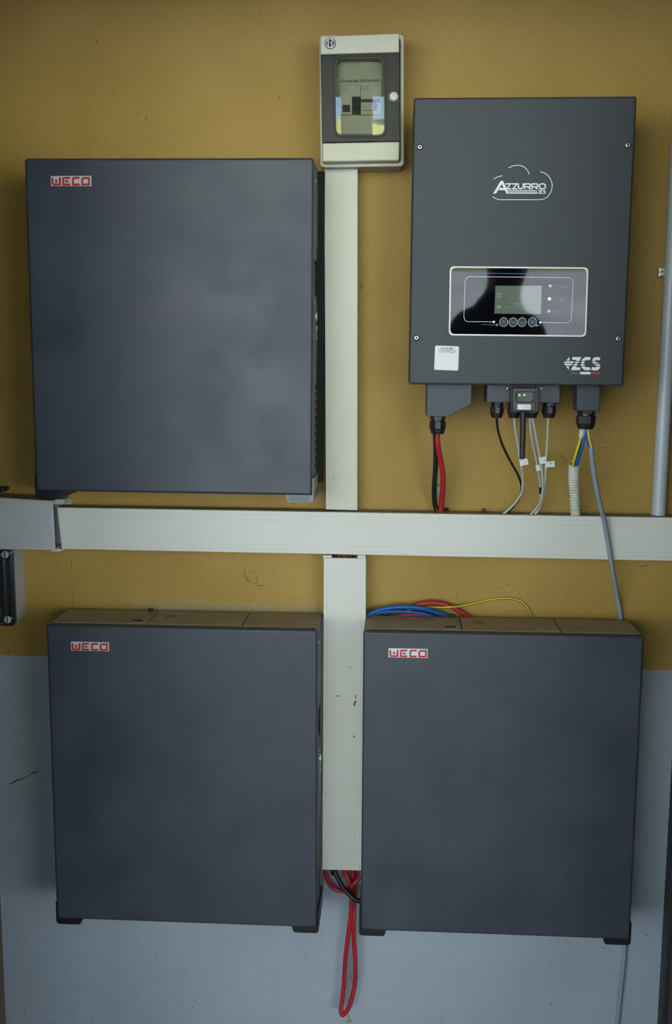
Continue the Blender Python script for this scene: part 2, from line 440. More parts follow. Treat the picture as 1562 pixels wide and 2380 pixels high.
for px, py, r in ((323, 262, 1.6), (700, 1389, 1.4), (655, 105, 1.2), (885, 1003, 1.8), (1357, 518, 1), (248, 49, 1.4), (225, 97, 2), (447, 2342, 2.2), (127, 2376, 2.2),
                  (704, 2213, 1.5), (784, 2338, 1.3), (235, 2252, 1.4), (270, 2249, 1.2), (60, 2176, 1.6), (1503, 2174, 1.8), (1200, 1104, 1.2), (1372, 1178, 1.6), (1374, 1044, 1.8)):
    p = at(px, py, WALL); MB().prism(ellipse(p.x, p.z, r*mpp(0), r*.7*mpp(0), 7), WALL-.0004, WALL+.001).build('speck', CRACK, wall)
b = MB()
for px, py, rx, rz in ((810, 2362, 4, 7), (815, 2372, 6, 5), (808, 2374, 4, 4), (832, 2271, 2.2, 5), (795, 2038, 5, 4)):
    p = at(px, py, WALL); b.prism([(p.x+rx*mpp(0)*math.cos(a*.7)*random.uniform(.7, 1.1), p.z+rz*mpp(0)*math.sin(a*.7)*random.uniform(.7, 1.1)) for a in range(9)], WALL-.0005, WALL+.001)
b.build('plaster_chip', PLASTIC_CHIP, wall)

# outside: drive, lawn bank, trees (seen only in the reflections)
def ground(name, ys, m, x=34):
    v = []; f = []
    for k, (y, z) in enumerate(ys): v += [(-x, y, z), (x, y, z), (-x, y, z-.6), (x, y, z-.6)]
    for k in range(len(ys)-1):
        a = 4*k; f += [(a, a+1, a+5, a+4), (a+2, a+6, a+7, a+3), (a, a+4, a+6, a+2), (a+1, a+3, a+7, a+5)]
    f += [(0, 2, 3, 1), (a+4, a+5, a+7, a+6)]
    return struct(MB().add(v, f).build(name, m))
ground('ground_drive', [(-4.21, .18), (-6, .4), (-14, 2.95)], PAVE)
ground('ground_lawn', [(-14.01, 2.95), (-17, 4.0), (-21, 5.6), (-31, 9.2)], GRASS)
def tree(x, y, z, h, lab):
    t = bpy.data.objects.new('garden_tree', None); COL.objects.link(t); t.location = (x, y, z-.1); tag(t, lab, 'tree', 'trees on the garden bank')
    b = MB().tube([(0, 0, 0), (.05, 0, h*.3), (-.05, .05, h*.6), (0, 0, h*.8)], .22, 8, rf=lambda i: 1-.22*i); b.build('trunk', BARK, t, smooth=True)
    me = bpy.data.meshes.new('crown'); bm = bmesh.new()
    for k in range(7):
        r = random.uniform(1.2, 1.7); c = Vector((random.uniform(-1.3, 1.3), random.uniform(-.8, .8), h*.75+random.uniform(-1.2, 1.4)))
        g = bmesh.ops.create_icosphere(bm, subdivisions=2, radius=r)
        for vv in g['verts']: vv.co = vv.co*random.uniform(.85, 1.15)+c
    bm.to_mesh(me); bm.free(); me.materials.append(LEAF)
    o = bpy.data.objects.new('crown', me); COL.objects.link(o); o.parent = t
for i, (x, y, h) in enumerate(((-16, -27, 7), (-9.5, -27.5, 6.5), (-3.2, -27, 7), (3.2, -27.5, 6.4), (9.5, -27, 6.6), (16, -27.5, 6.5))):
    zz = 5.6+(-21-y)*.36
    tree(x, y, zz, h, ['far left', 'second from left', 'third from left', 'third from right', 'second from right', 'far right'][i]+' leafy tree of the row on the garden bank behind the viewer')

# the photographer: seen only as a dark outline mirrored in the inverter's display
def person():
    chains = {  # name: (x, y, z, radius)
        'pelvis': (.555, -2.27, 1.20, .135), 'waist': (.55, -2.27, 1.36, .125), 'chest': (.54, -2.25, 1.56, .15), 'collar': (.535, -2.24, 1.72, .10),
        'neck': (.545, -2.225, 1.83, .055), 'jaw': (.555, -2.20, 1.90, .075), 'head': (.56, -2.215, 1.975, .092), 'crown': (.56, -2.225, 2.05, .07),
        'shl': (.405, -2.13, 1.715, .072), 'ell': (.335, -2.13, 1.46, .048), 'wrl': (.21, -2.00, 1.50, .030), 'pal': (.17, -1.955, 1.525, .034),
        'shr': (.665, -2.35, 1.705, .072), 'elr': (.715, -2.36, 1.43, .048), 'wrr': (.70, -2.27, 1.21, .030), 'par': (.695, -2.24, 1.13, .032),
        'hil': (.47, -2.23, 1.12, .10), 'knl': (.455, -2.20, .70, .066), 'anl': (.45, -2.23, .29, .045), 'tol': (.43, -2.10, .237, .035),
        'hir': (.64, -2.31, 1.12, .10), 'knr': (.65, -2.29, .70, .066), 'anr': (.655, -2.33, .29, .045), 'tor': (.68, -2.20, .237, .035)}
    E_ = [('pelvis','waist'),('waist','chest'),('chest','collar'),('collar','neck'),('neck','jaw'),('jaw','head'),('head','crown'),
          ('collar','shl'),('shl','ell'),('ell','wrl'),('wrl','pal'),('collar','shr'),('shr','elr'),('elr','wrr'),('wrr','par'),
          ('pelvis','hil'),('hil','knl'),('knl','anl'),('anl','tol'),('pelvis','hir'),('hir','knr'),('knr','anr'),('anr','tor')]
    for k, (dx, dz, ln) in enumerate(((-.006, .036, .8), (-.016, .018, 1.0), (-.020, .0, 1.05), (-.018, -.018, .9))):   # fingers round the phone's back edge
        chains['f%da' % k] = (.17+dx*1.4, -1.935, 1.525+dz, .0095); chains['f%db' % k] = (.17+dx*1.4-.03*ln, -1.915, 1.527+dz, .0085); chains['f%dc' % k] = (.17+dx*1.4-.05*ln, -1.905, 1.528+dz, .0075)
        E_ += [('pal', 'f%da' % k), ('f%da' % k, 'f%db' % k), ('f%db' % k, 'f%dc' % k)]
    chains['t1'] = (.198, -1.945, 1.555, .011); chains['t2'] = (.196, -1.920, 1.59, .009); E_ += [('pal', 't1'), ('t1', 't2')]
    for k, dx in enumerate((-.024, -.008, .008, .024)):
        chains['g%da' % k] = (.695+dx, -2.215, 1.085, .0095); chains['g%db' % k] = (.695+dx, -2.20, 1.05-.004*(k % 3), .008); E_ += [('par', 'g%da' % k), ('g%da' % k, 'g%db' % k)]
    chains['h1'] = (.665, -2.20, 1.115, .011); chains['h2'] = (.658, -2.18, 1.085, .009); E_ += [('par', 'h1'), ('h1', 'h2')]
    nm = list(chains); me = bpy.data.meshes.new('person')
    me.from_pydata([chains[n][:3] for n in nm], [(nm.index(a), nm.index(b)) for a, b in E_], [])
    o = bpy.data.objects.new('person', me); COL.objects.link(o)
    md = o.modifiers.new('skin', 'SKIN'); md.use_smooth_shade = True
    for i, n in enumerate(nm):
        sv = me.skin_vertices[0].data[i]; r = chains[n][3]
        sv.radius = (r, r*.78) if n in ('chest', 'waist', 'pelvis', 'collar') else (r, r); sv.use_root = (n == 'pelvis')
    o.modifiers.new('sub', 'SUBSURF').levels = 2; o.modifiers['sub'].render_levels = 2
    dg = bpy.context.evaluated_depsgraph_get(); dg.update()
    nm_ = bpy.data.meshes.new_from_object(o.evaluated_get(dg)); o.modifiers.clear(); o.data = nm_
    nm_.materials.clear(); nm_.materials.append(mat('dark_clothing', (26, 28, 36), .85)); nm_.materials.append(mat('skin', (176, 130, 104), .5))
    for p in nm_.polygons:
        c = p.center; p.use_smooth = True
        p.material_index = 1 if (c.z > 1.85 or (c.x < .205 and c.y > -2.02 and c.z > 1.4) or (c.z < 1.19 and c.z > 1.0 and c.x > .655 and c.y > -2.26)) else 0
    tag(o, 'person in dark clothes photographing the wall, mirrored dark in the inverter display', 'person')
    me = bpy.data.meshes.new('hair'); bm = bmesh.new(); bmesh.ops.create_icosphere(bm, subdivisions=3, radius=.1)
    for v in bm.verts:
        v.co = Vector((v.co.x*.93, v.co.y*1.02, v.co.z*1.12))*(1+.03*math.sin(40*v.co.x)*math.sin(37*v.co.z))+Vector((.56, -2.235, 1.995))
    bmesh.ops.delete(bm, geom=[v for v in bm.verts if v.co.y > -2.185 and v.co.z < 2.05], context='VERTS')
    bm.to_mesh(me); bm.free(); me.materials.append(mat('dark_hair', (24, 20, 18), .6))
    for p in me.polygons: p.use_smooth = True
    h = bpy.data.objects.new('hair', me); COL.objects.link(h); h.parent = o
    f = MB(); f.lathe((.555, -2.125, 1.945), [(.012, 0), (.009, .012), (.004, .022)], 'y', 8); f.v = [(x, -4.25-y, z) for x, y, z in f.v]; f.build('nose', bpy.data.materials['skin'], o, smooth=True)
    for dx in (-.032, .032):
        MB().lathe((.558+dx, -2.130, 1.975), [(.010, -.001), (.007, -.006)], 'y', 10).build('eye', mat('eye', (40, 34, 30), .3), o)
    MB().box(.535, .578, -2.128, -2.122, 1.905, 1.911).build('mouth', mat('lips', (140, 80, 74), .5), o)
    ph = MB().box(.085, .168, -1.908, -1.899, 1.46, 1.615).build('phone', BLACKP, None, .003); tag(ph, 'black phone held up by the person in dark clothes', 'phone')
person()

# ------------------------------------------------------------------ battery cabinets
BW, BH, BD = .49, .5664624, .126
def battery(x, z, roll, lean, label, lit_foot=False):
    F = Frame('battery_cabinet', (x, -.12624316, z), roll, lean); R_ = F.o
    tag(R_, label, 'battery', 'slate grey wall batteries')
    hw, hh = BW/2, BH/2
    MB().box(-hw, hw, 0, .020, -hh, hh).build('front_cover', PANEL, R_, .0048, seg=3)
    MB().box(-hw+.002, hw-.002, .0195, .0235, -hh+.002, hh-.002).build('gasket', GROOVE, R_)
    # body with handle recesses in both sides
    cut = MB()
    for s in (-1, 1):
        xa, xb = sorted((s*(hw-.028), s*(hw+.02)))
        cut.add(*(lambda v: (v, [(0,3,2,1),(4,5,6,7),(0,1,5,4),(1,2,6,5),(2,3,7,6),(3,0,4,7)]))(
            [(xa,.036,.062),(xb,.036,.062),(xb,.112,.062),(xa,.112,.062),(xa,.036,.122),(xb,.036,.122),(xb,.112,.122),(xa,.112,.122)]))
    MB().box(-hw+.0005, hw-.0005, .023, BD-.006, -hh+.001, hh-.0025).build('body', PANEL_EDGE, R_, cut=cut)
    for s in (-1, 1):
        x0 = s*(hw-.0005)
        xa, xb = sorted((s*(hw-.0275), s*(hw-.007)))
        MB().box(xa, xb, .0365, .1115, .0625, .1215).build('recess_shade_block', GROOVE, R_)  # black block fills the recess, painting in its shade
        # side details
        def side(name, y0, y1, z0, z1, m, t=.0006, par=R_):
            xa, xb = sorted((x0-s*.0008, x0+s*t)); return MB().box(xa, xb, y0, y1, z0, z1).build(name, m, par)
        side('access_panel', .034, .112, .142, .262, PANEL_EDGE, .0009)
        side('access_panel', .034, .112, -.262, .05, PANEL_EDGE, .0009)
        for yy, zz in ((.034, .252), (.105, .252), (.104, .150), (.034, .048), (.105, .045), (.104, -.080)):
            a = MB(); a.lathe((0, 0, 0), [(.0022, -.0004), (.0022, .0008), (.0012, .0014)], 'z', 10)
            a.v = [(x0+s*(.0006+q[2]), yy+q[0], zz+q[1]) for q in a.v]; a.build('screw', SCREW, R_, smooth=True)
        if s > 0:
            a = MB()
            a.lathe((0, 0, 0), [(.008, -.0006), (.008, .0016), (.0065, .0022)], 'z', 20)
            a.v = [(x0+.0009+q[2], .052+q[0], .026+q[1]) for q in a.v]; pb = a.build('power_button', SCREW, R_, smooth=True)
            a = MB(); a.lathe((0, 0, 0), [(.006, 0), (.006, .0008)], 'z', 20)
            a.v = [(x0+.0031+q[2], .052+q[0], .026+q[1]) for q in a.v]; a.build('light_ring', LED_GREEN, pb)
            pf = side('port_frame', .078, .098, -.012, .010, STICK, .0014)
            side('port', .081, .095, -.009, .004, GROOVE, .0020, pf)
            for k in range(11):
                side('vent_slot', .050, .082, -.100-.014*k, -.0925-.014*k, GROOVE, .0012)
    # top: three dusty plates with open joints
    xs = [-hw+.001, -.069, .107, hw-.001]
    for k in range(3):
        MB().box(xs[k]+(.0012 if k else 0), xs[k+1]-(.0012 if k < 2 else 0), .0245, BD-.006, hh-.003, hh-.0003).build('top_plate', DUST_TOP, R_, .0004, seg=1)
    MB().box(-.099, -.080, .040, .046, hh-.002, hh+.0008).build('latch', GROOVE, R_)
    MB().lathe((-.082, BD-.012, hh-.002), [(.004, 0), (.004, .004), (.0055, .0045), (.005, .008)], 'z', 10).build('bolt', RUBBER, R_)
    MB().box(-.046, -.026, .066, .094, hh-.0005, hh-.0001).build('type_plate', mat('worn_label', (136, 128, 112), .7, var=.2, scale=150), R_)
    # badge
    bx, bz, bw, bh = -.1655, .2455, .0695, .0168
    bd = MB().box(bx-bw/2, bx+bw/2, -.0022, .001, bz-bh/2, bz+bh/2).build('badge', CHROME, R_, .0005)
    u = bw/1280.0
    def q(zx, zy): return (bx-bw/2+(zx-145)*u, bz+bh/2-(zy-150-(zx-145)*.018)*bh/278)
    l = MB()
    l.prism([q(178,195),q(238,215),q(238,365),q(415,365),q(415,215),q(475,190),q(475,412),q(225,412),q(180,372)], -.0027, -.002)
    l.prism([q(298,252),q(358,252),q(358,345),q(298,345)], -.0027, -.002)
    l.ribbon([q(762,218),q(575,218),q(553,240),q(553,394),q(762,394)], 56*u, -.0027, -.002)
    l.prism([q(607,283),q(712,283),q(712,330),q(607,330)], -.0027, -.002)
    l.ribbon([q(1070,222),q(885,222),q(860,245),q(860,400),q(1070,400)], 56*u, -.0027, -.002)
    l.ribbon([q(1365,230),q(1185,230),q(1152,262),q(1152,402),q(1365,402)], 58*u, -.0027, -.002, closed=True)
    l.build('lettering', BADGE_RED, bd)
    # corner feet
    for s in (-1, 1):
        fm = FOOT_G if (lit_foot and s > 0) else FOOT  # right foot of the upper battery: paler grey for light falling on it
        poly = [(s*(hw+.0032), -hh+.030), (s*(hw+.0032), -hh-.009), (s*(hw+.001), -hh-.0125), (s*(hw-.003), -hh-.0140), (s*(hw-.040), -hh-.0140), (s*(hw-.044), -hh-.0120),
                (s*(hw-.0475), -hh-.0005), (s*(hw-.0475), -hh+.0005), (s*(hw+.0002), -hh+.0005), (s*(hw+.0002), -hh+.030)]
        ft = MB().prism(poly, .006, .110).build('foot', fm, R_, .0006, seg=1)
        xa, xb = sorted((s*(hw-.006), s*(hw-.040)))
        MB().box(xa, xb, .0052, .007, -hh-.0105, -hh-.003).build('slot', FOOT if not (lit_foot and s > 0) else mat('lit_foot_recess', (96, 104, 104), .5, var=.1), ft, .0005)
        for yy in (.045, .075):
            xa, xb = sorted((s*(hw+.0028), s*(hw+.0036)))
            MB().box(xa, xb, yy, yy+.008, -hh-.004, -hh+.007).build('hole', GROOVE, ft)
    MB().box(hw-.002, hw+(.0115 if lit_foot else .004), .100, BD-.004, -hh+.012, hh-.004).build('gap_shade_strip', GROOVE if lit_foot else PANEL_EDGE, R_, .0005, seg=1)  # added strip; dark on the upper battery in place of the shaded gap
    # wall rail behind
    MB().box(-hw+.06, hw-.06, BD-.0062, .1442, .12, .17).build('wall_rail', FOOT_G, R_)
    return F
R1 = math.radians
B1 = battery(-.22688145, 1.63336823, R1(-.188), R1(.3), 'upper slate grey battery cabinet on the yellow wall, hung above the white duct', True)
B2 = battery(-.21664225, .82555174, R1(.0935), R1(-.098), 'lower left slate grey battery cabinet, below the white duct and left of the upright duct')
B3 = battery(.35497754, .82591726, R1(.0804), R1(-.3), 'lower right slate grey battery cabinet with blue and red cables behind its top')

# ------------------------------------------------------------------ inverter
IW, IH, ID = .35570266, .46031253, .15
IV = Frame('solar_inverter', (.36087628, -ID, 1.77316908), R1(-.10356), R1(.13)); V = IV.o
tag(V, 'dark grey wall mounted inverter with a small display and white printed logos', 'inverter')
hw, hh = IW/2, IH/2
MB().box(-hw, hw, 0, .10, -hh, hh).build('front_cover', INV, V, .004, seg=3)
MB().box(-hw+.012, hw-.012, .10, .158, -hh+.02, hh-.015).build('heat_sink', INV_D, V, .002)
for k in range(14):
    x0 = -hw+.014+k*(IW-.028)/14
    MB().box(x0, x0+.004, .102, .150, hh-.0152, hh-.004).build('cooling_fin', INV_D, V)
for px, py in ((976, 341.5), (1459, 337.5), (968, 785), (1437, 787)):
    c = IV.L(px, py); w = MB().lathe((c.x, 0, c.z), [(.0054, -.001), (.0054, .0003)], 'y', 20).build('washer_recess', GROOVE, V)
    sc = MB().lathe((c.x, 0, c.z), [(.0043, .0002), (.0043, .0012), (.0034, .0022), (.0022, .0022), (.0020, .0012)], 'y', 20).build('screw', SCREW, V, smooth=True)
    MB().lathe((c.x, 0, c.z), [(.0019, .001), (.0019, .0013)], 'y', 6).build('socket', GROOVE, sc)
# display
quad = IV.P([(1045.5, 619), (1367.5, 621.5), (1362, 783), (1043, 779.5)])
quad = [quad[0], quad[1], quad[2], quad[3]]
rq = rquad(quad, .008)
dp = MB().prism(rq, -.0008, .001).build('display_panel', DISPLAY, V)
MB().frame(rq, shrink(rq, .0024), -.0012, -.0006).build('white_border', WHITE_P, dp)
def DP(zx, zy): return (lambda q: (q.x, q.z))(IV.L(1040+zx/4.594, 610+zy/4.594))
k = mpp(-ID)
l = MB()
w_ = 1.1*k
l.ribbon([DP(*p) for p in ((490, 634), (215, 632), (188, 618), (175, 585), (188, 195), (205, 165), (235, 152), (1290, 163), (1325, 178), (1342, 210), (1322, 598), (1310, 630), (1280, 645), (1000, 641))], w_, -.0011, -.0006)
for cx, cz in ((495, 635), (990, 641)):
    a, b_ = DP(cx, cz); l.prism(rrect(a-2.6*k, a+2.6*k, b_-2.4*k, b_+2.4*k, .9*k, 2), -.0012, -.0006)
l.build('white_line', WHITE_P, dp)
l = MB()
l.ribbon([DP(350, 116), DP(1195, 124)], .9*k, -.0011, -.0006)
l.ribbon([DP(360, 664), DP(530, 667)], .8*k, -.0011, -.0006); l.ribbon([DP(955, 672), DP(1110, 676)], .8*k, -.0011, -.0006)
for cx, cz in ((530, 667), (955, 672)):
    a, b_ = DP(cx, cz); l.prism(rrect(a-2.4*k, a+2.4*k, b_-2.4*k, b_+2.4*k, .8*k, 2), -.0012, -.0006)
l.build('blue_line', BLUE_P, dp)
s4 = [DP(512, 249), DP(1008, 249), DP(996, 553), DP(500, 547)]
sc = MB().prism(s4, -.0011, -.0004).build('lcd_screen', LCD, dp)
l = MB()
for zx0, zy0, zx1, zy1 in ((528, 330, 580, 345), (528, 362, 580, 372), (528, 455, 572, 492), (720, 430, 775, 452), (590, 478, 780, 484)):
    l.prism([DP(zx0, zy0), DP(zx1, zy0), DP(zx1, zy1), DP(zx0, zy1)], -.0012, -.001)
l.build('lcd_figures', mat('lcd_ink', (104, 114, 104), .4), sc)
for zx, zy, mt, nm in ((1097, 251, WHITE_P, 'Discharging'), (1088, 389, LED_BRIGHT, 'Charging'), (1084, 520, WHITE_P, 'Alarm')):
    a, b_ = DP(zx, zy); MB().lathe((a, -.0006, b_), [(3.4*k, 0), (3.4*k, .0005), (2.4*k, .0009)], 'y', 16).build('indicator_led', mt, dp, smooth=True)
    a, b_ = DP(zx+35, zy+3); text('indicator_text', nm, 8.6*k, GREY_P, dp, (a, -.0009, b_), roll=R1(-.5), th=.0001)
for zx in (600, 700, 795, 905):
    a, b_ = DP(zx, 638)
    o_ = ellipse(a, b_, 10*k, 10.8*k, 20)
    kb = MB().prism(o_, -.0014, -.0006).build('button', RUBBER, dp, .0003)
    MB().frame(o_, shrink(o_, 1.5*k), -.0018, -.001).build('button_rim', mat('button_rim', (120, 126, 120), .25, .3), kb)
    i_ = {600: [(-4, -1), (-1, 3), (3, -1)], 700: [(-4, 3), (0, -2), (4, 3)], 795: [(-3, 1), (0, -4), (4, 1)], 905: [(-4, -3), (4, 3)]}[zx]
    ik = MB().ribbon([(a+p*k, b_+r_*k) for p, r_ in i_], 1.4*k, -.0017, -.001)
    if zx == 905: ik.ribbon([(a-4*k, b_+3*k), (a+4*k, b_-3*k)], 1.4*k, -.0017, -.001)
    ik.build('button_icon', BLUE_P, kb)
# AZZURRO logo
def AZ(zx, zy): return (lambda q: (q.x, q.z))(IV.L(1140+zx/9.7625, 375+zy/9.7625))
z1 = k/9.7625
def S(b, pts, w, sm=0, closed=False):
    P = [AZ(*p) for p in pts]
    if sm: P = [(q.x, q.y) for q in smooth_path([Vector((a, c, 0)) for a, c in P], sm)]
    b.ribbon(P, w*z1, -.0006, .0005, closed)
l = MB()
S(l, [(70, 410), (130, 370), (200, 342), (272, 330)], 13, 4)
S(l, [(412, 150), (480, 115), (550, 97), (620, 92), (700, 102), (770, 135), (830, 195), (865, 250), (880, 295)], 14, 4)
S(l, [(1130, 240), (1200, 255), (1270, 295), (1330, 355), (1375, 430), (1397, 510), (1397, 590), (1375, 680), (1330, 760), (1270, 820), (1200, 858), (1100, 870)], 15, 4)
S(l, [(1100, 870), (200, 870)], 14); S(l, [(200, 870), (140, 855), (90, 830), (45, 795)], 13, 4)
l.build('cloud_outline', WHITE_P, V)
l = MB()
l.prism([AZ(*p) for p in ((60, 732), (225, 455), (258, 437), (290, 455), (425, 732), (362, 732), (258, 520), (125, 732))], -.0006, .0005)
l.prism([AZ(*p) for p in ((215, 603), (320, 603), (345, 655), (190, 655))], -.00065, .0005)
def Z(x): S(l, [(x, 512), (x+112, 512), (x+22, 622), (x+122, 622)], 26)
Z(345); Z(488)
S(l, [(630, 500), (630, 560), (645, 605), (685, 622), (725, 605), (741, 560), (741, 500)], 28, 3)
def Rr(x): S(l, [(x, 634), (x, 512), (x+105, 512), (x+130, 530), (x+130, 560), (x+105, 580), (x+20, 580)], 27); S(l, [(x+70, 582), (x+130, 632)], 30)
Rr(778); Rr(944)
S(l, [(1145, 512), (1210, 512), (1245, 540), (1245, 594), (1210, 622), (1145, 622), (1110, 594), (1110, 540)], 27, 0, True)
l.prism([AZ(*p) for p in ((398, 652), (1030, 652), (1022, 662), (404, 662))], -.0006, .0005)
l.prism([AZ(*p) for p in ((425, 714), (1050, 714), (1062, 734), (440, 734))], -.0006, .0005)
S(l, [(1088, 660), (1140, 660), (1088, 726), (1138, 726)], 17)
S(l, [(1190, 664), (1165, 660), (1148, 680), (1148, 708), (1165, 728), (1190, 724)], 17)
S(l, [(1250, 664), (1215, 660), (1205, 676), (1240, 700), (1238, 722), (1200, 728)], 17)
S(l, [(1060, 668), (1036, 692), (1060, 716)], 11)
l.build('name_lettering', WHITE_P, V)
MB().prism([AZ(*p) for p in ((404, 664), (1020, 664), (1045, 712), (424, 712))], -.0005, .0005).build('logo_bar', GREY_P, V)
# ZCS logo
def ZC(zx, zy): return (lambda q: (q.x, q.z))(IV.L(1300+zx/14.2, 820+zy/14.2))
l = MB()
def G(*p): l.prism([ZC(*q) for q in p], -.0006, .0005)
G((228, 256), (340, 132), (333, 256)); G((150, 335), (198, 284), (485, 284), (452, 336)); G((150, 357), (440, 360), (408, 415), (198, 412)); G((212, 436), (318, 440), (312, 560))
G((428, 140), (722, 140), (668, 266), (548, 266), (562, 232), (428, 232)); G((533, 288), (652, 288), (622, 343), (505, 343)); G((495, 366), (608, 368), (578, 420), (462, 418)); G((446, 440), (568, 440), (548, 482), (692, 484), (684, 570), (384, 570))
G((735, 268), (772, 200), (840, 152), (940, 132), (1038, 156), (1005, 245), (930, 236), (870, 245), (838, 270)); G((724, 288), (838, 290), (822, 345), (712, 343)); G((710, 366), (825, 368), (826, 424), (712, 424))
G((722, 446), (842, 446), (880, 478), (1005, 474), (1025, 560), (930, 582), (830, 565), (760, 510))
G((1085, 270), (1105, 200), (1160, 152), (1240, 136), (1355, 160), (1328, 250), (1250, 238), (1200, 246), (1185, 272)); G((1086, 292), (1210, 298), (1310, 350), (1108, 350)); G((1130, 374), (1340, 376), (1356, 430), (1235, 430)); G((1240, 452), (1354, 454), (1330, 520), (1270, 570), (1180, 584), (1050, 560), (1080, 470), (1180, 488))
l.build('maker_lettering', WHITE_P, V)
for x0, x1, mt, nm in ((385, 685, mat('flag_green', (48, 92, 58), .5), 'flag_stripe'), (690, 1026, WHITE_P, 'flag_stripe'), (1035, 1340, mat('flag_red', (150, 52, 58), .5), 'flag_stripe')):
    MB().prism([ZC(x0, 628), ZC(x1, 630), ZC(x1, 712), ZC(x0, 708)], -.0006, .0005).build(nm, mt, V)
# sticker (the printed code on it is left blank)
rq = rquad(IV.P([(1011.5, 803), (1067, 805), (1065, 861.5), (1009, 859.5)]), .003)
st = MB().prism(rq, -.0005, .0005).build('sticker', STICK, V)
for s_, yy, h_ in (('SCAN ME', 810, 6.8), ('FOR DOCUMENTATION', 814.6, 3.7), ('& VIDEO TUTORIALS', 818.6, 3.7)):
    c = IV.L(1039, yy); text('sticker_text', s_, h_*k, TEXTD, st, (c.x, -.0007, c.z), 'CENTER', roll=R1(-1.6), th=.0001, bold=.00003)
# junction boxes under the inverter (front planes .03 behind the cover)
J0 = .032
def jbox(name, pts, dep=.035):
    return MB().prism(IV.P(pts, J0), J0, J0+dep).build(name, INV_D, V, .0015)
jbox('connection_box', [(992.5, 886), (1097, 886), (1096.5, 939), (1043.5, 969), (991.5, 968)], .07)
jbox('connection_box', [(1132, 886), (1302, 886), (1302, 937), (1131.5, 935.5)], .06)
jbox('connection_box', [(1341, 886), (1395.5, 886), (1394, 956), (1341, 955)], .04)
def gland(px0, px1, py0, py1, dy):
    a = IV.L(px0, py0, J0+dy); b_ = IV.L(px1, py1, J0+dy); cx = (a.x+b_.x)/2; r = (b_.x-a.x)/2; h = a.z-b_.z
    g = MB().lathe((cx, J0+dy, a.z+.002), [(r*.93, 0), (r*.93, -.22*h), (r*.86, -.26*h)], 'z', 6)
    g.lathe((cx, J0+dy, a.z+.002), [(r*.84, -.2*h), (r*.84, -.34*h)], 'z', 18)
    o = g.build('cable_gland', BLACKP, V, .0008, seg=1)
    MB().lathe((cx, J0+dy, a.z+.002), [(r*.98, -.33*h), (r*1.0, -.35*h), (r*1.0, -.74*h), (r*.92, -.80*h)], 'z', 10).build('gland_nut', BLACKP, o)
    MB().lathe((cx, J0+dy, a.z+.002), [(r*.90, -.76*h), (r*.86, -.92*h), (r*.74, -1.02*h-.001), (r*.4, -1.03*h-.001)], 'z', 20).build('gland_dome', BLACKP, o, smooth=True)
    return cx
gland(998.5, 1036, 968, 1009, .03)
gland(1139.5, 1170.5, 937, 972, .025); gland(1180, 1210, 937, 972, .03); gland(1220, 1251, 937, 972, .03); gland(1260, 1292.5, 937, 972, .025)
gland(1339.5, 1384, 955, 997.5, .022)
q = IV.P([(1174, 897.5), (1266, 898), (1264, 903), (1176, 902)], J0-.004)
MB().prism(q, J0-.006, J0+.01).build('bracket_plate', INV_D, V, .0004, seg=1)
for px in (1179.5, 1258.5):
    c = IV.L(px, 903, J0-.006); MB().lathe((c.x, J0-.005, c.z), [(.0022, 0), (.0022, .002), (.0012, .0028)], 'y', 12).build('screw', SCREW, V, smooth=True)

# ------------------------------------------------------------------ data logger plugged in below the inverter
DY = -ID+.004
c0 = at(1219, 901, DY)
DG = Frame('data_logger', (c0.x, DY, c0.z)); D = DG.o
tag(D, 'black plug in data logger with green lights and antenna under the inverter', 'data logger')
def dgp(zx, zy, y=0): return (lambda q: (q.x, q.z))(DG.L(1120+zx/7.438, 870+zy/7.438, y))
MB().prism([dgp(500, 228, .012), dgp(975, 228, .012), dgp(975, 600, .012), dgp(950, 660, .012), dgp(525, 655, .012), dgp(500, 600, .012)], .010, .030).build('back_shell', BLACKP, D, .001)
MB().prism([dgp(530, 235), dgp(938, 235), dgp(938, 610), dgp(905, 640), dgp(555, 638), dgp(530, 608)], 0, .012).build('housing', BLACKP, D, .0012)
wq = rquad([dgp(580, 297), dgp(905, 297), dgp(890, 488), dgp(595, 486)], .004)
wn_ = MB().prism(wq, -.0008, .001).build('led_window', mat('led_window', (40, 48, 46), .2), D)
MB().frame(wq, shrink(wq, .0012), -.0014, 0).build('window_rim', GROOVE, wn_)
for zx, zy in ((650, 360), (735, 358)):
    a, b_ = dgp(zx, zy); MB().lathe((a, -.0006, b_), [(.0017, 0), (.0017, .0004), (.001, .0007)], 'y', 12).build('green_light', LED_DONGLE, wn_)
lb = MB().prism([dgp(617, 518), dgp(848, 520), dgp(846, 612), dgp(615, 608)], -.0006, .0005).build('label_sticker', STICK, D)
for zy in (548, 574):
    MB().prism([dgp(708, zy), dgp(830, zy), dgp(830, zy+8), dgp(708, zy+8)], -.0008, -.0002).build('print_line', GREY_P, lb)
MB().tube([DG.L(1216, 955, .012), DG.L(1215.5, 975, .012), DG.L(1214.8, 1020, .012), DG.L(1213.5, 1066, .012)], .0049, 12, rf=lambda i: [1.15, 1, .98, .92][i]).build('antenna', RUBBER, D, smooth=True)

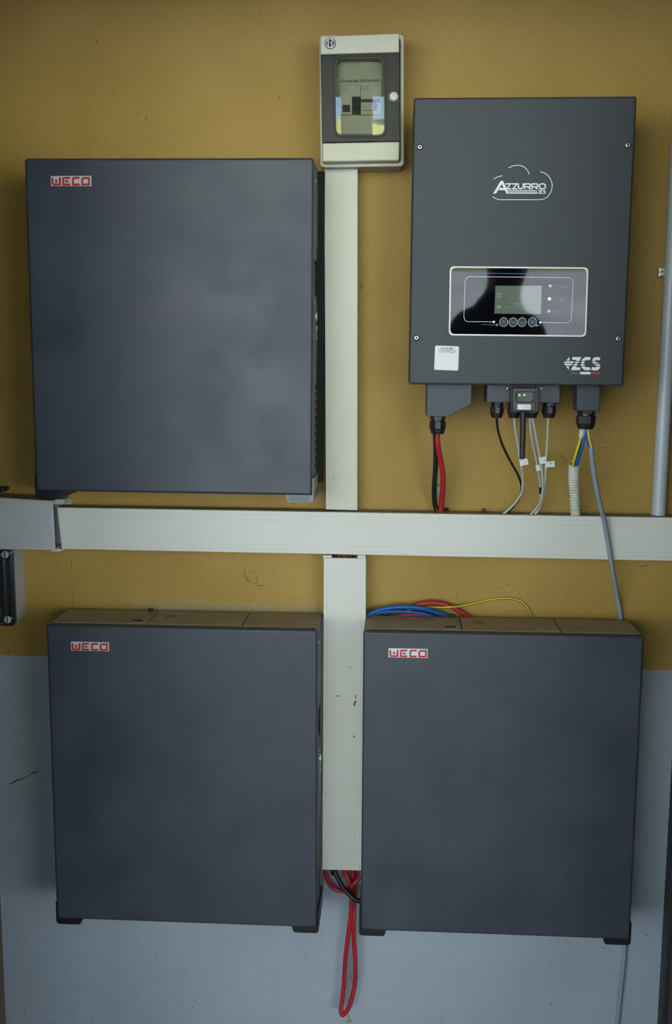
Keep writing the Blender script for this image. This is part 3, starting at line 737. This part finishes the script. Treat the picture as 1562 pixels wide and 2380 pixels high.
# ------------------------------------------------------------------ trunking
def duct(name, front, y0, label, top_m=PVC_D, m=PVC, grooves=(), vertical=False, lip=True):
    """front: TL,TR,BR,BL photo corners of the cover on the plane y0"""
    P = [at(a, b_, y0) for a, b_ in front]
    o = bpy.data.objects.new(name, None); COL.objects.link(o)
    c = sum(P, Vector())/4; o.location = (c.x, WALL, c.z); tag(o, label, 'cable duct', 'white cable ducts')
    inv = o.location
    Q = [(p.x-inv.x, p.z-inv.z) for p in P]
    yb = y0-inv.y
    cv = MB().prism(Q, yb, yb+.008).build('cover', m, o, .0015)
    # base tray: U of three boards
    def lerp(a, b_, t): return (a[0]+(b_[0]-a[0])*t, a[1]+(b_[1]-a[1])*t)
    th = .0025
    if vertical:
        e1 = [Q[0], (Q[0][0]+th, Q[0][1]), (Q[3][0]+th, Q[3][1]), Q[3]]; e2 = [(Q[1][0]-th, Q[1][1]), Q[1], Q[2], (Q[2][0]-th, Q[2][1])]
    else:
        e1 = [Q[0], Q[1], (Q[1][0], Q[1][1]-th), (Q[0][0], Q[0][1]-th)]; e2 = [(Q[3][0], Q[3][1]+th), (Q[2][0], Q[2][1]+th), Q[2], Q[3]]
    MB().prism(e1, yb+.0081, -.0005).build('side_wall', top_m if not vertical else m, o)
    MB().prism(e2, yb+.0081, -.0005).build('side_wall', m, o)
    MB().prism(Q, -.003, -.0004).build('back_plate', m, o)
    for t in grooves:
        if vertical: pts = [lerp(Q[0], Q[1], t), lerp(Q[3], Q[2], t)]
        else: pts = [lerp(Q[0], Q[3], t), lerp(Q[1], Q[2], t)]
        MB().ribbon(pts, .0005, yb-.0002, yb+.001).build('score_line', mat('score_line', (188, 189, 180), .6) if 'score_line' not in bpy.data.materials else bpy.data.materials['score_line'], cv)
    return o
HY = -.026
H = duct('cable_duct', [(132, 1179.5), (1590, 1203.5), (1590, 1304.5), (143, 1276.5)], HY, 'long white horizontal cable duct running across the whole wall', grooves=(.105, .205, .80, .905))
duct('cable_duct', [(-60, 1153.5), (120.5, 1164), (126.5, 1279.5), (-60, 1276)], -.045, 'short grey white end of horizontal duct at the left edge under the upper battery', m=PVC_L, top_m=PVC_D)
duct('cable_duct', [(753, 389), (831.5, 389), (831, 1186.5), (757, 1184.5)], -.018, 'narrow white upright duct between the fuse box and the horizontal duct', m=PVC2, grooves=(.14, .88), vertical=True)
LV = duct('cable_duct', [(752, 1296.5), (851, 1298), (848, 2024), (748.5, 2022)], -.030, 'wide white upright duct between the two lower battery cabinets', grooves=(.10, .21, .77, .88), vertical=True)
for px in (756, 766, 836, 845):
    p = at(px, 1294, -.024); MB().box(p.x-.004, p.x+.004, -.026, -.010, p.z-.006, p.z+.003).build('clip_tab', PVC, None, .0006).parent = LV
    o = bpy.data.objects[-1] if False else None
for o in [c for c in LV.children if c.name.startswith('clip_tab')]:
    o.location = -LV.location
def scuff(par, y, pts, w, m_):
    c = [at(a, b_, y) for a, b_ in pts]; o = MB().ribbon([(p.x, p.z) for p in c], w, y-.0005, y+.001).build('scuff', m_, par)
    o.matrix_parent_inverse = Matrix.Translation(-par.location); return o
SC1 = mat('scuff_dark', (74, 70, 60), .8); SC2 = mat('scuff_faint', (150, 148, 138), .8)
for pts, w, m_ in (([(781, 1618), (786, 1617.5), (790, 1617)], .0014, SC1), ([(827, 1615), (827, 1623)], .0016, SC1), ([(823, 1640), (825, 1632), (828, 1629)], .0030, SC1), ([(821.5, 1710), (824.5, 1713)], .0022, SC1),
                   ([(755.5, 1842), (757.5, 1843)], .0018, SC1), ([(805, 1550), (812, 1552), (820, 1549)], .0008, SC2)):
    scuff(LV, -.030, pts, w, m_)
UV = [o for o in bpy.data.objects if o.name.startswith('cable_duct') and o.parent is None][2]
scuff(UV, -.018, [(774, 1104), (776, 1112), (777, 1117)], .0012, SC2)
scuff(H, HY, [(925, 1288), (945, 1287), (955, 1294)], .0005, SC2)
# open joint of the horizontal run: the deeper box seen between the two covers
p0 = at(122, 1166, -.012); p1 = at(158, 1280, -.012)
jc = bpy.data.objects.new('duct_coupling', None); COL.objects.link(jc); jc.location = ((p0.x+p1.x)/2, WALL, (p0.z+p1.z)/2)
tag(jc, 'pale plastic coupling in the open gap between the two horizontal ducts', 'duct coupling')
hx = (p1.x-p0.x)/2; hz = (p0.z-p1.z)/2
MB().box(-hx, hx, -.0035, -.0004, -hz, hz).build('back_plate', PVC_L, jc)
MB().box(-hx, hx*.9, -.040, -.004, hz-.003, hz+.006).build('top_lip', PVC_L, jc, .0008)
MB().box(-hx, hx*.3, -.046, -.004, -hz+.001, -hz+.006).build('bottom_lip', PVC, jc, .0008)

# ------------------------------------------------------------------ grey conduit pipe and clip
pa = at(1564, 545, -.008); 
def pipe_pt(py):
    # left edge of the pipe runs 1548@560 -> 1514@1196 in the photograph
    return at(1548+(py-560)*(1514-1548)/636+16.5, py, -.003)
pp = MB().tube([pipe_pt(1197), pipe_pt(900), pipe_pt(560), pipe_pt(0)+Vector((0, 0, .2))], .0128, 20).build('conduit_pipe', PIPE, None, smooth=True)
tag(pp, 'grey plastic conduit pipe standing on the duct at the right edge', 'pipe')
cl = Frame('pipe_clip', at(1541, 632, .0)); tag(cl.o, 'small metal clip holding the grey pipe at the right edge', 'clip')
l0 = at(1541, 632, .0)
MB().box(-.006, .0035, .004, .0176, -.008, .008).build('clip_foot', SCREW, cl, .0008)
MB().box(-.0045, .0025, -.002, .006, .001, .007).build('clip_jaw', SCREW, cl, .0008)
MB().box(-.0045, .0025, -.002, .006, -.007, -.001).build('clip_jaw', SCREW, cl, .0008)

# ------------------------------------------------------------------ fuse box (top centre)
FY = -.070
fc = at(838, 230, WALL)
FB = Frame('fuse_box', (fc.x, WALL, fc.z)); X = FB.o
tag(X, 'cream fuse box with smoked window at the top of the wall', 'fuse box')
def fz(zx, zy, y): return (lambda q: (q.x, q.z))(FB.L(720+zx/6.508, 60+zy/6.508, y))
yf = FY-WALL            # local y of the front face
base = rquad([fz(160, 170, yf+.03), fz(1412, 150, yf+.03), fz(1412, 2118, yf+.03), fz(172, 2136, yf+.03)], .008)
MB().frame(base, shrink(base, .003), yf+.030, -.0005).build('base_tray', BOXB, X, .001)
MB().prism(shrink(base, .0031), -.006, -.001).build('back_plate', BOXB, X)
rim = shrink(base, -.0012)
MB().frame(rim, shrink(rim, .006), yf+.026, yf+.034).build('base_rim', BOXC, X, .0008)
ins = .0005
top4 = [fz(155, 150, yf), fz(1355, 108, yf), fz(1355, 402, yf), fz(160, 437, yf)]
MB().prism(top4, yf, yf+.030).build('top_cover', BOXC, X, .003, seg=3)
bot4 = [fz(187, 1772, yf), fz(1362, 1747, yf), fz(1355, 2035, yf), fz(190, 2055, yf)]
MB().prism(bot4, yf, yf+.030).build('bottom_cover', BOXC, X, .003, seg=3)
# frame around the door opening (behind the door)
dq = [fz(164, 442, yf+.004), fz(1356, 407, yf+.004), fz(1360, 1745, yf+.004), fz(188, 1768, yf+.004)]
wq_o = rquad([fz(365, 462, yf+.004), fz(1140, 455, yf+.004), fz(1150, 1680, yf+.004), fz(385, 1682, yf+.004)], .013)
# side members of the lid carrying the door
def strip(a, b_, c, d, y0, y1, nm, m_): MB().prism([a, b_, c, d], y0, y1).build(nm, m_, X)
dfr = rquad(dq, .0015)
drm = rquad([fz(365, 462, yf+.004), fz(1140, 455, yf+.004), fz(1150, 1680, yf+.004), fz(385, 1682, yf+.004)], .013)
MB().frame(dfr, drm, yf+.010, yf+.013).build('door_backing', mat('backing_grey', (146, 146, 132), .5, var=.05), X)
side = MB().frame(dfr, shrink(dfr, .002), yf+.005, yf+.030); side.build('lid_side', SEAL, X)
dr = MB().frame(dfr, drm, yf+.0005, yf+.003).build('smoked_door', SMOKE, X)
MB().frame(shrink(drm, -.0012), shrink(drm, .0022), yf-.0015, yf+.0028).build('window_seal', SEAL, dr, .0006, seg=1)
MB().prism(shrink(drm, .0020), yf-.001, yf-.0004).build('window_pane', CLEARW, dr)
MB().frame(shrink(drm, .001), shrink(drm, .0042), yf+.0005, yf+.020).build('window_reveal', mat('reveal', (120, 120, 112), .5), X)
kc = fz(1270, 1072, yf)
kn = MB().lathe((kc[0], yf+.001, kc[1]), [(.0092, 0), (.0092, .0024), (.0080, .0028)], 'y', 28).build('door_knob', mat('knob_ring', (74, 74, 70), .4), X, smooth=True)
MB().lathe((kc[0], yf+.001, kc[1]), [(.0068, .0026), (.0068, .0042), (.0055, .0052)], 'y', 28).build('knob_cap', BOXC, kn, smooth=True)
MB().prism([fz(1150, 1068, yf), fz(1190, 1066, yf), fz(1190, 1078, yf), fz(1150, 1078, yf)], yf-.0006, yf+.001).build('latch_line', SEAL, kn)
# emblem: round badge with a letter
def EM(zx, zy): return fz(0, 0, yf) and (lambda q: (q.x, q.z))(FB.L(740+zx/26.03, 80+zy/26.03, yf))
ec = EM(728, 545)
e_ = k/26.03*1.03
eb = MB().lathe((ec[0], yf, ec[1]), [(.0094, -.001), (.0094, .0012)], 'y', 32).build('emblem', SEAL, X)
er = ellipse(ec[0], ec[1], 276*e_, 292*e_, 32)
MB().frame(er, shrink(er, .0013), yf-.0022, yf-.001).build('emblem_rim', CHROME, eb)
l = MB()
def E(pts, w, closed=False):
    P = [EM(*p) for p in pts]
    l.ribbon([(q.x, q.y) for q in smooth_path([Vector((a, c, 0)) for a, c in P], 3)] if not closed else P, w*e_, yf-.0022, yf-.001)
E([(600, 330), (600, 740)], 62)
E([(600, 300), (740, 285), (840, 330), (855, 420), (800, 500), (700, 525), (620, 520)], 56)
E([(620, 530), (740, 540), (830, 610), (840, 700), (770, 790), (680, 800), (600, 760)], 60)
l.build('emblem_letter', CHROME, eb)
# modules behind the window
ym = yf+.020
def fm(zx, zy): return fz(zx, zy, ym)
def plate(a, b_, c, d, y0, y1, nm, m_, par=X): return MB().prism([fm(a, b_), fm(c, b_), fm(c, d), fm(a, d)], y0, y1).build(nm, m_, par)
plate(330, 430, 1190, 1720, ym+.004, ym+.008, 'inner_plate', INNER)
plate(455, 612, 1092, 890, ym+.001, ym+.006, 'label_holder', INNER)
a, b_ = fm(468, 838); text('label_text', 'Generale Accumulo', 66/6.508*mpp(FY), TEXTD, X, (a, ym+.0006, b_), bold=.00006, squeeze=1.05, roll=R1(1.2), th=.0001)
br = plate(458, 902, 766, 1345, ym-.002, ym+.004, 'breaker_module', INNER)
plate(640, 1075, 766, 1345, ym-.0024, ym-.001, 'lever_slot', INNER_D, br); plate(680, 1120, 750, 1262, ym-.008, ym-.002, 'toggle', SEAL, br); plate(500, 1200, 610, 1310, ym-.0026, ym-.001, 'test_window', INNER_D, br)
for zy in (925, 950, 972, 995): plate(475, zy, 560, zy+9, ym-.0023, ym-.001, 'print_line', GREY_P, br)
br = plate(774, 897, 1090, 1345, ym-.002, ym+.004, 'breaker_module', INNER)
plate(778, 1115, 1062, 1165, ym-.0024, ym-.001, 'lever_slot', INNER_D, br); plate(970, 1150, 1010, 1285, ym-.003, ym-.001, 'lever_slot', INNER_D, br); plate(815, 1170, 965, 1290, ym-.006, ym-.002, 'toggle', INNER, br)
plate(965, 1195, 1025, 1225, ym-.0036, ym-.002, 'red_mark', BADGE_RED, br)
for zy in (908, 935, 955, 975): plate(785, zy, 900, zy+9, ym-.0023, ym-.001, 'print_line', GREY_P, br)

# ------------------------------------------------------------------ junction box at the left edge
jx = at(60, 1400, WALL).x; jt = at(45, 1262, WALL).z; jb_ = at(55, 1437, WALL).z
JB_F = Frame('junction_box', (jx-.06, WALL, (jt+jb_)/2)); J = JB_F.o
tag(J, 'grey junction box with clear screwed cover at the left edge below the duct', 'junction box')
jh = (jt-jb_)/2
MB().frame(rrect(-.06, .06, -jh, jh, .010), rrect(-.056, .056, -jh+.004, jh-.004, .008), -.050, -.0005).build('base', JB, J, .001)
MB().box(-.055, .055, -.012, -.002, -jh+.005, jh-.005).build('inner_plate', JB_IN, J)
MB().box(-.055, .052, -.0135, -.011, .004, .0065).build('divider', GROOVE, J)
cvq = rrect(-.0605, .0605, -jh-.001, jh+.001, .010)
cv = MB().frame(cvq, shrink(cvq, .006), -.058, -.0505).build('cover_rim', JB_C, J, .0012)
MB().prism(shrink(cvq, .0062), -.0575, -.0555).build('cover_pane', JB_C, J)
MB().frame(shrink(cvq, .016), shrink(cvq, .018), -.0600, -.0576).build('cover_ridge', JB_C, J)
for sx in (-1, 1):
    for sz in (-1, 1):
        c = (sx*.046, sz*(jh-.012))
        bo = MB().lathe((c[0], -.0556, c[1]), [(.0105, -.004), (.0105, .0040), (.0085, .0046), (.0083, .001)], 'y', 22).build('screw_pocket', JB_C, J, smooth=True)
        MB().lathe((c[0], -.0590, c[1]), [(.0068, -.004), (.0068, .0012), (.005, .0018)], 'y', 20).build('cover_screw', mat('plastic_screw', (170, 172, 170), .4), bo, smooth=True)
        MB().box(c[0]-.0009, c[0]+.0009, -.0612, -.0600, c[1]-.0062, c[1]+.0062).build('screw_slot', GROOVE, bo)
for k_, (mt, dx) in enumerate(((GRN_C, 0), (BLK_C, .007), (YEL_C, .014))):
    w = MB().tube(smooth_path([(-.05+dx, -.022, .0), (-.02+dx, -.026, -.012), (.0+dx, -.024, -.04), (.006+dx, -.020, -jh+.008)], 6), .0026, 8).build('wire', mt, J, smooth=True)

# ------------------------------------------------------------------ cables
def cable(name, pts, r, m_, label, parent=None, cat='cable', n=6, sides=10, group=None):
    """pts: photo pixel x, y and depth y (or Vectors)"""
    P = [p if isinstance(p, Vector) else at(*p) for p in pts]
    P = smooth_path(P, n)
    o = MB().tube(P, r, sides).build(name, m_, parent, smooth=True)
    if parent is None: tag(o, label, cat, group or {'power_cable': 'power cables', 'signal_cable': 'thin signal cables below the inverter'}.get(name))
    return o
def z4(zx, zy, y): return (940+zx/2.893, 880+zy/2.893, y)
YG = -.085
cable('power_cable', [z4(207, 355, YG), z4(208, 372, YG), z4(211, 450, -.075), z4(211, 550, -.060), z4(206, 650, -.045), z4(200, 750, -.030), z4(204, 830, -.012), z4(216, 880, -.008), z4(226, 925, -.008)], .0047, BLK_C, 'thick black power cable hanging behind the red one under the inverter')
cable('power_cable', [z4(221, 355, YG), z4(221, 372, YG), z4(226, 450, -.080), z4(242, 540, -.066), z4(258, 630, -.054), z4(260, 720, -.040), z4(252, 820, -.024), z4(244, 895, -.016), z4(242, 925, -.016)], .0050, RED_C, 'thick red power cable from the left gland of the inverter to the duct')
cable('signal_cable', [z4(619, 250, -.088), z4(620, 266, -.088), z4(632, 360, -.075), z4(665, 460, -.060), z4(715, 560, -.045), z4(760, 640, -.032), z4(783, 700, -.020), z4(787, 745, -.012), z4(775, 800, -.006), z4(742, 850, -.004), z4(695, 900, -.004)], .0021, BLK_C, 'thin black signal cable curving left to right below the inverter')
g1 = [z4(738, 250, -.085), z4(738, 266, -.085), z4(746, 350, -.078), z4(764, 450, -.066), z4(776, 540, -.055), z4(791, 620, -.044), z4(796, 700, -.030), z4(786, 770, -.020), z4(750, 830, -.014), z4(700, 880, -.010), z4(655, 918, -.010)]
g2 = [z4(845, 250, -.085), z4(845, 266, -.085), z4(851, 370, -.072), z4(870, 470, -.058), z4(893, 570, -.044), z4(906, 650, -.030), z4(918, 740, -.018), z4(918, 800, -.010), z4(900, 870, -.006), z4(868, 918, -.006)]
g3 = [z4(862, 250, -.087), z4(862, 266, -.087), z4(881, 370, -.080), z4(906, 500, -.070), z4(922, 600, -.058), z4(931, 700, -.046), z4(926, 790, -.034), z4(904, 850, -.022), z4(845, 918, -.014)]
g4 = [z4(966, 250, -.085), z4(966, 266, -.085), z4(961, 400, -.074), z4(953, 560, -.060), z4(948, 680, -.046), z4(936, 790, -.026), z4(908, 868, -.016), z4(876, 918, -.012)]
tags = []
def tagflag(par, q, y, txt=None, tx=None, sz=6):
    P = [at(a, b_, y) for a, b_ in q]
    o = MB().prism([(p.x, p.z) for p in P], y-.0004, y+.0004).build('paper_tag', STICK, par)
    if txt:
        c = at(tx[0], tx[1], y); text('tag_writing', txt, sz*mpp(y), TEXTD, o, (c.x, y-.0006, c.z), 'CENTER', shear=.2, th=.0001)
def zt(zx, zy): return (1195+zx/14.876, 1050+zy/14.876)
c1 = cable('signal_cable', g1, .0022, GRY_C, 'light grey signal cable with a paper tag just below the antenna tip')
tagflag(c1, [zt(178, 258), zt(262, 285), zt(345, 240), zt(458, 232), zt(498, 436), zt(345, 466), zt(212, 505)], -.0575, 'I', zt(380, 348), 5)
c2 = cable('signal_cable', g2, .0022, GRY_C, 'light grey signal cable carrying the lowest, blank folded paper tag')
tagflag(c2, [zt(732, 475), zt(840, 440), zt(885, 470), zt(918, 648), zt(785, 675)], -.0465)
c3 = cable('signal_cable', g3, .0022, GRY_C, 'light grey signal cable with a paper tag marked A')
tagflag(c3, [zt(835, 208), zt(945, 180), zt(1115, 165), zt(1118, 400), zt(890, 428)], -.0685, 'A', zt(1040, 285), 6)
c4 = cable('signal_cable', g4, .0022, GRY_C, 'rightmost light grey signal cable with a paper tag marked PV')
tagflag(c4, [zt(1130, 335), zt(1390, 322), zt(1405, 520), zt(1165, 530), zt(1080, 548), zt(1085, 430)], -.0625, 'PV', zt(1275, 415), 7)
cable('sleeve', [z4(916, 728, -.020), z4(915, 770, -.014)], .0026, BLK_C, '', c2)
cable('sleeve', [z4(926, 800, -.020), z4(915, 855, -.014)], .0029, BLK_C, '', c4)
# corrugated hose with its wires
def zc(zx, zy, y): return (1300+zx/7.935, 940+zy/7.935, y)
hp = smooth_path([at(*zc(a, b_, y)) for a, b_, y in ((283, 1095, -.070), (266, 1180, -.064), (262, 1280, -.056), (266, 1450, -.044), (280, 1650, -.030), (290, 1850, -.018), (296, 2050, -.012))], 30)
ch = bpy.data.objects.new('corrugated_hose', None); COL.objects.link(ch); tag(ch, 'light grey corrugated hose with yellow and blue wires under the right gland', 'hose')
MB().tube(hp, .0086, 16, rf=lambda i: 1+.10*math.cos(2*math.pi*i/7.2), cap=False).build('hose', CORR, ch, smooth=True)
MB().tube(hp, .0074, 14, cap=False).build('hose_lining', CORR, ch, smooth=True)
cp = smooth_path([at(*zc(430, 440, -.088)), at(*zc(420, 520, -.088)), at(*zc(408, 600, -.087))], 12)
MB().tube(cp, .0052, 14, rf=lambda i: 1+.09*math.cos(2*math.pi*i/8), cap=False).build('hose_stub', CORR, ch, smooth=True)
cable('wire', [zc(420, 560, -.089), zc(402, 600, -.090), zc(330, 830, -.086), zc(262, 1070, -.074), zc(245, 1180, -.066)], .0023, YEL_C, '', ch)
cable('wire', [zc(436, 560, -.086), zc(425, 600, -.086), zc(365, 800, -.082), zc(295, 1060, -.070), zc(270, 1180, -.062)], .0023, GRN_C, '', ch)
cable('wire', [zc(450, 560, -.088), zc(440, 600, -.088), zc(378, 830, -.082), zc(308, 1070, -.070), zc(280, 1180, -.062)], .0018, BLK_C, '', ch)
cable('wire', [zc(470, 540, -.091), zc(458, 620, -.091), zc(402, 850, -.086), zc(330, 1080, -.074), zc(300, 1180, -.066)], .0027, BLU_C, '', ch)
# grey supply cable, from the right gland past the duct and down behind the right battery
gc = bpy.data.objects.new('supply_cable', None); COL.objects.link(gc); tag(gc, 'mid grey supply cable crossing in front of the duct and passing behind the right battery', 'cable')
cable('sheath', [zc(583, 785, -.088), zc(600, 950, -.084), zc(630, 1200, -.078), zc(680, 1500, -.070), zc(730, 1750, -.060), zc(790, 2000, -.050), (1405, 1213, -.041), (1413, 1262, -.035), (1420, 1303, -.033), (1430, 1360, -.012), (1438, 1405, .006), (1444, 1450, .011),
                 (1452, 1560, .0125), (1462, 1800, .0125), (1458, 2100, .0125), (1453, 2200, .0125), (1447, 2262, .0125), (1441, 2320, .0125), (1434, 2385, .0125), (1425, 2480, .0125)], .0043, GRY2_C, '', gc)
cable('core', [zc(487, 445, -.090), zc(490, 520, -.090), zc(512, 640, -.090), zc(558, 790, -.089)], .0019, BLU_C, '', gc)
cable('core', [zc(522, 445, -.091), zc(530, 520, -.091), zc(552, 640, -.091), zc(588, 790, -.0895)], .0018, YEL_C, '', gc)
cable('core', [zc(512, 445, -.089), zc(521, 520, -.089), zc(543, 640, -.089), zc(578, 790, -.088)], .0016, GRN_C, '', gc)
# cables between and below the lower batteries
def z5(zx, zy, y): return (660+zx/5.665, 1960+zy/5.665, y)
cable('power_cable', [(790, 1288, -.004), (791, 1400, -.004), (795, 1700, -.004), z5(800, 250, -.008), z5(820, 390, -.008), z5(850, 490, -.010), z5(884, 620, -.014), z5(890, 760, -.016), z5(882, 950, -.016), z5(850, 1200, -.014), z5(815, 1450, -.012), z5(798, 1700, -.010), z5(785, 1900, -.010), z5(765, 2080, -.010), z5(752, 2180, -.012), z5(768, 2258, -.014), z5(812, 2228, -.014), z5(858, 2150, -.014), z5(902, 2010, -.012), z5(932, 1850, -.010), z5(940, 1650, -.010), z5(934, 1450, -.010), z5(921, 1250, -.012), z5(918, 1000, -.014), z5(926, 780, -.006), z5(926, 640, -.004), z5(920, 500, .002), z5(910, 250, .002), (818, 1700, .0), (816, 1400, .0), (815, 1288, .0)], .0046, RED_C, 'long red power cable hanging in a loop below the wide upright duct')
cable('power_cable', [z5(560, 250, -.006), z5(556, 400, -.006), z5(590, 510, -.004), z5(650, 590, -.002), z5(740, 625, -.002), z5(830, 615, .0), z5(900, 545, -.018), z5(975, 480, -.020), z5(1020, 400, -.020), z5(1040, 250, -.016)], .0044, RED_C, 'short red power cable bending in a shallow bow just under the upright duct')
cable('power_cable', [(772, 1288, -.006), (772, 1400, -.006), (771, 1700, -.008), z5(640, 250, -.012), z5(670, 370, -.014), z5(728, 490, -.020), z5(795, 600, -.028), z5(870, 685, -.034), z5(940, 738, -.036), z5(1010, 765, -.036), z5(1080, 775, -.036)], .0047, BLK_C, 'thick black power cable leaving the upright duct towards the lower right battery')
# cables lying behind the top of the right battery
def z3(zx, zy, y): return (830+zx/3.633, 1370+zy/3.633, y)
BY = .008
cable('power_cable', [z3(40, 260, -.010), z3(80, 222, -.012), z3(180, 176, -.012), z3(300, 152, -.010), z3(430, 148, -.010), z3(560, 160, -.008), z3(680, 195, 0), z3(800, 240, .008), z3(900, 290, .010)], .0040, BLU_C, 'upper of two blue power cables arching behind the lower right battery')
cable('power_cable', [z3(45, 262, -.002), z3(85, 226, -.004), z3(180, 196, -.004), z3(300, 186, -.002), z3(450, 190, -.002), z3(560, 206, 0), z3(660, 236, .004), z3(740, 280, .008)], .0034, BLU_C, 'lower of two blue power cables arching behind the lower right battery')
cable('power_cable', [z3(200, 245, .010), z3(240, 212, .010), z3(330, 182, .010), z3(480, 170, .010), z3(600, 188, .010), z3(700, 226, .011), z3(760, 270, .012)], .0034, BLK_C, 'black power cable half hidden behind the two blue cables')
cable('power_cable', [z3(400, 200, .004), z3(480, 140, .003), z3(560, 118, .002), z3(650, 112, .002), z3(750, 130, .003), z3(850, 175, .005), z3(960, 240, .009), z3(1030, 290, .011)], .0044, RED_C, 'thick red power cable arching above the top of the lower right battery')
cable('power_cable', [z3(280, 250, .006), z3(330, 226, .005), z3(420, 214, .004), z3(520, 218, .004), z3(620, 236, .006), z3(680, 262, .009)], .0036, RED_C, 'low red power cable peeping out beneath the two blue cables')
yp = [z3(420, 150, .0125), z3(540, 146, .012), z3(640, 152, .011), z3(760, 150, -.003), z3(880, 140, .004), z3(1000, 115, .012), z3(1120, 88, .013), z3(1230, 75, .013), z3(1310, 79, .013), z3(1390, 105, .013), z3(1440, 160, .013), z3(1470, 220, .013), z3(1480, 280, .012)]
yw = bpy.data.objects.new('earth_wire', None); COL.objects.link(yw); tag(yw, 'thin yellow and green earth wire arching over the lower right battery', 'wire')
cable('insulation', yp, .0017, YEL_C, '', yw, sides=8)
P = [at(*p) + Vector((-.0005, -.0007, -.0010)) for p in yp]
MB().tube(smooth_path(P, 6), .0011, 6).build('green_stripe', GRN_C, yw, smooth=True)

# small fixings on the wall above the duct
def plug(px, py, y, r, ln, label, m_=RUBBER):
    c = at(px, py, y); o = MB().lathe((c.x, c.y, c.z), [(r*.8, -(.0176-c.y)), (r*.8, 0), (r, .0005), (r, ln), (r*.8, ln+.001)], 'y', 12).build('wall_plug', m_, None, smooth=True)
    tag(o, label, 'wall plug', 'rubber plugs in the wall')
plug(1124.5, 1185.5, .010, .0030, .004, 'small black rubber plug on the wall above the horizontal duct')
plug(8, 1137, -.002, .0052, .010, 'dark wall plug at the left edge above the short duct')
o = cable('cable_end', [z4(255, 884, .002), z4(282, 879, .004), z4(294, 879, .005)], .0028, RUBBER, 'short black cable end lying on the duct beside the red cable', cat='cable end')
c = at(1019.5, 1138, .008)
o = MB().box(c.x-.003, c.x+.003, .004, .0176, c.z-.008, c.z+.008).build('cable_clip', GRY2_C, None, .001)
tag(o, 'small grey plastic clip on the wall behind the red cable', 'clip')
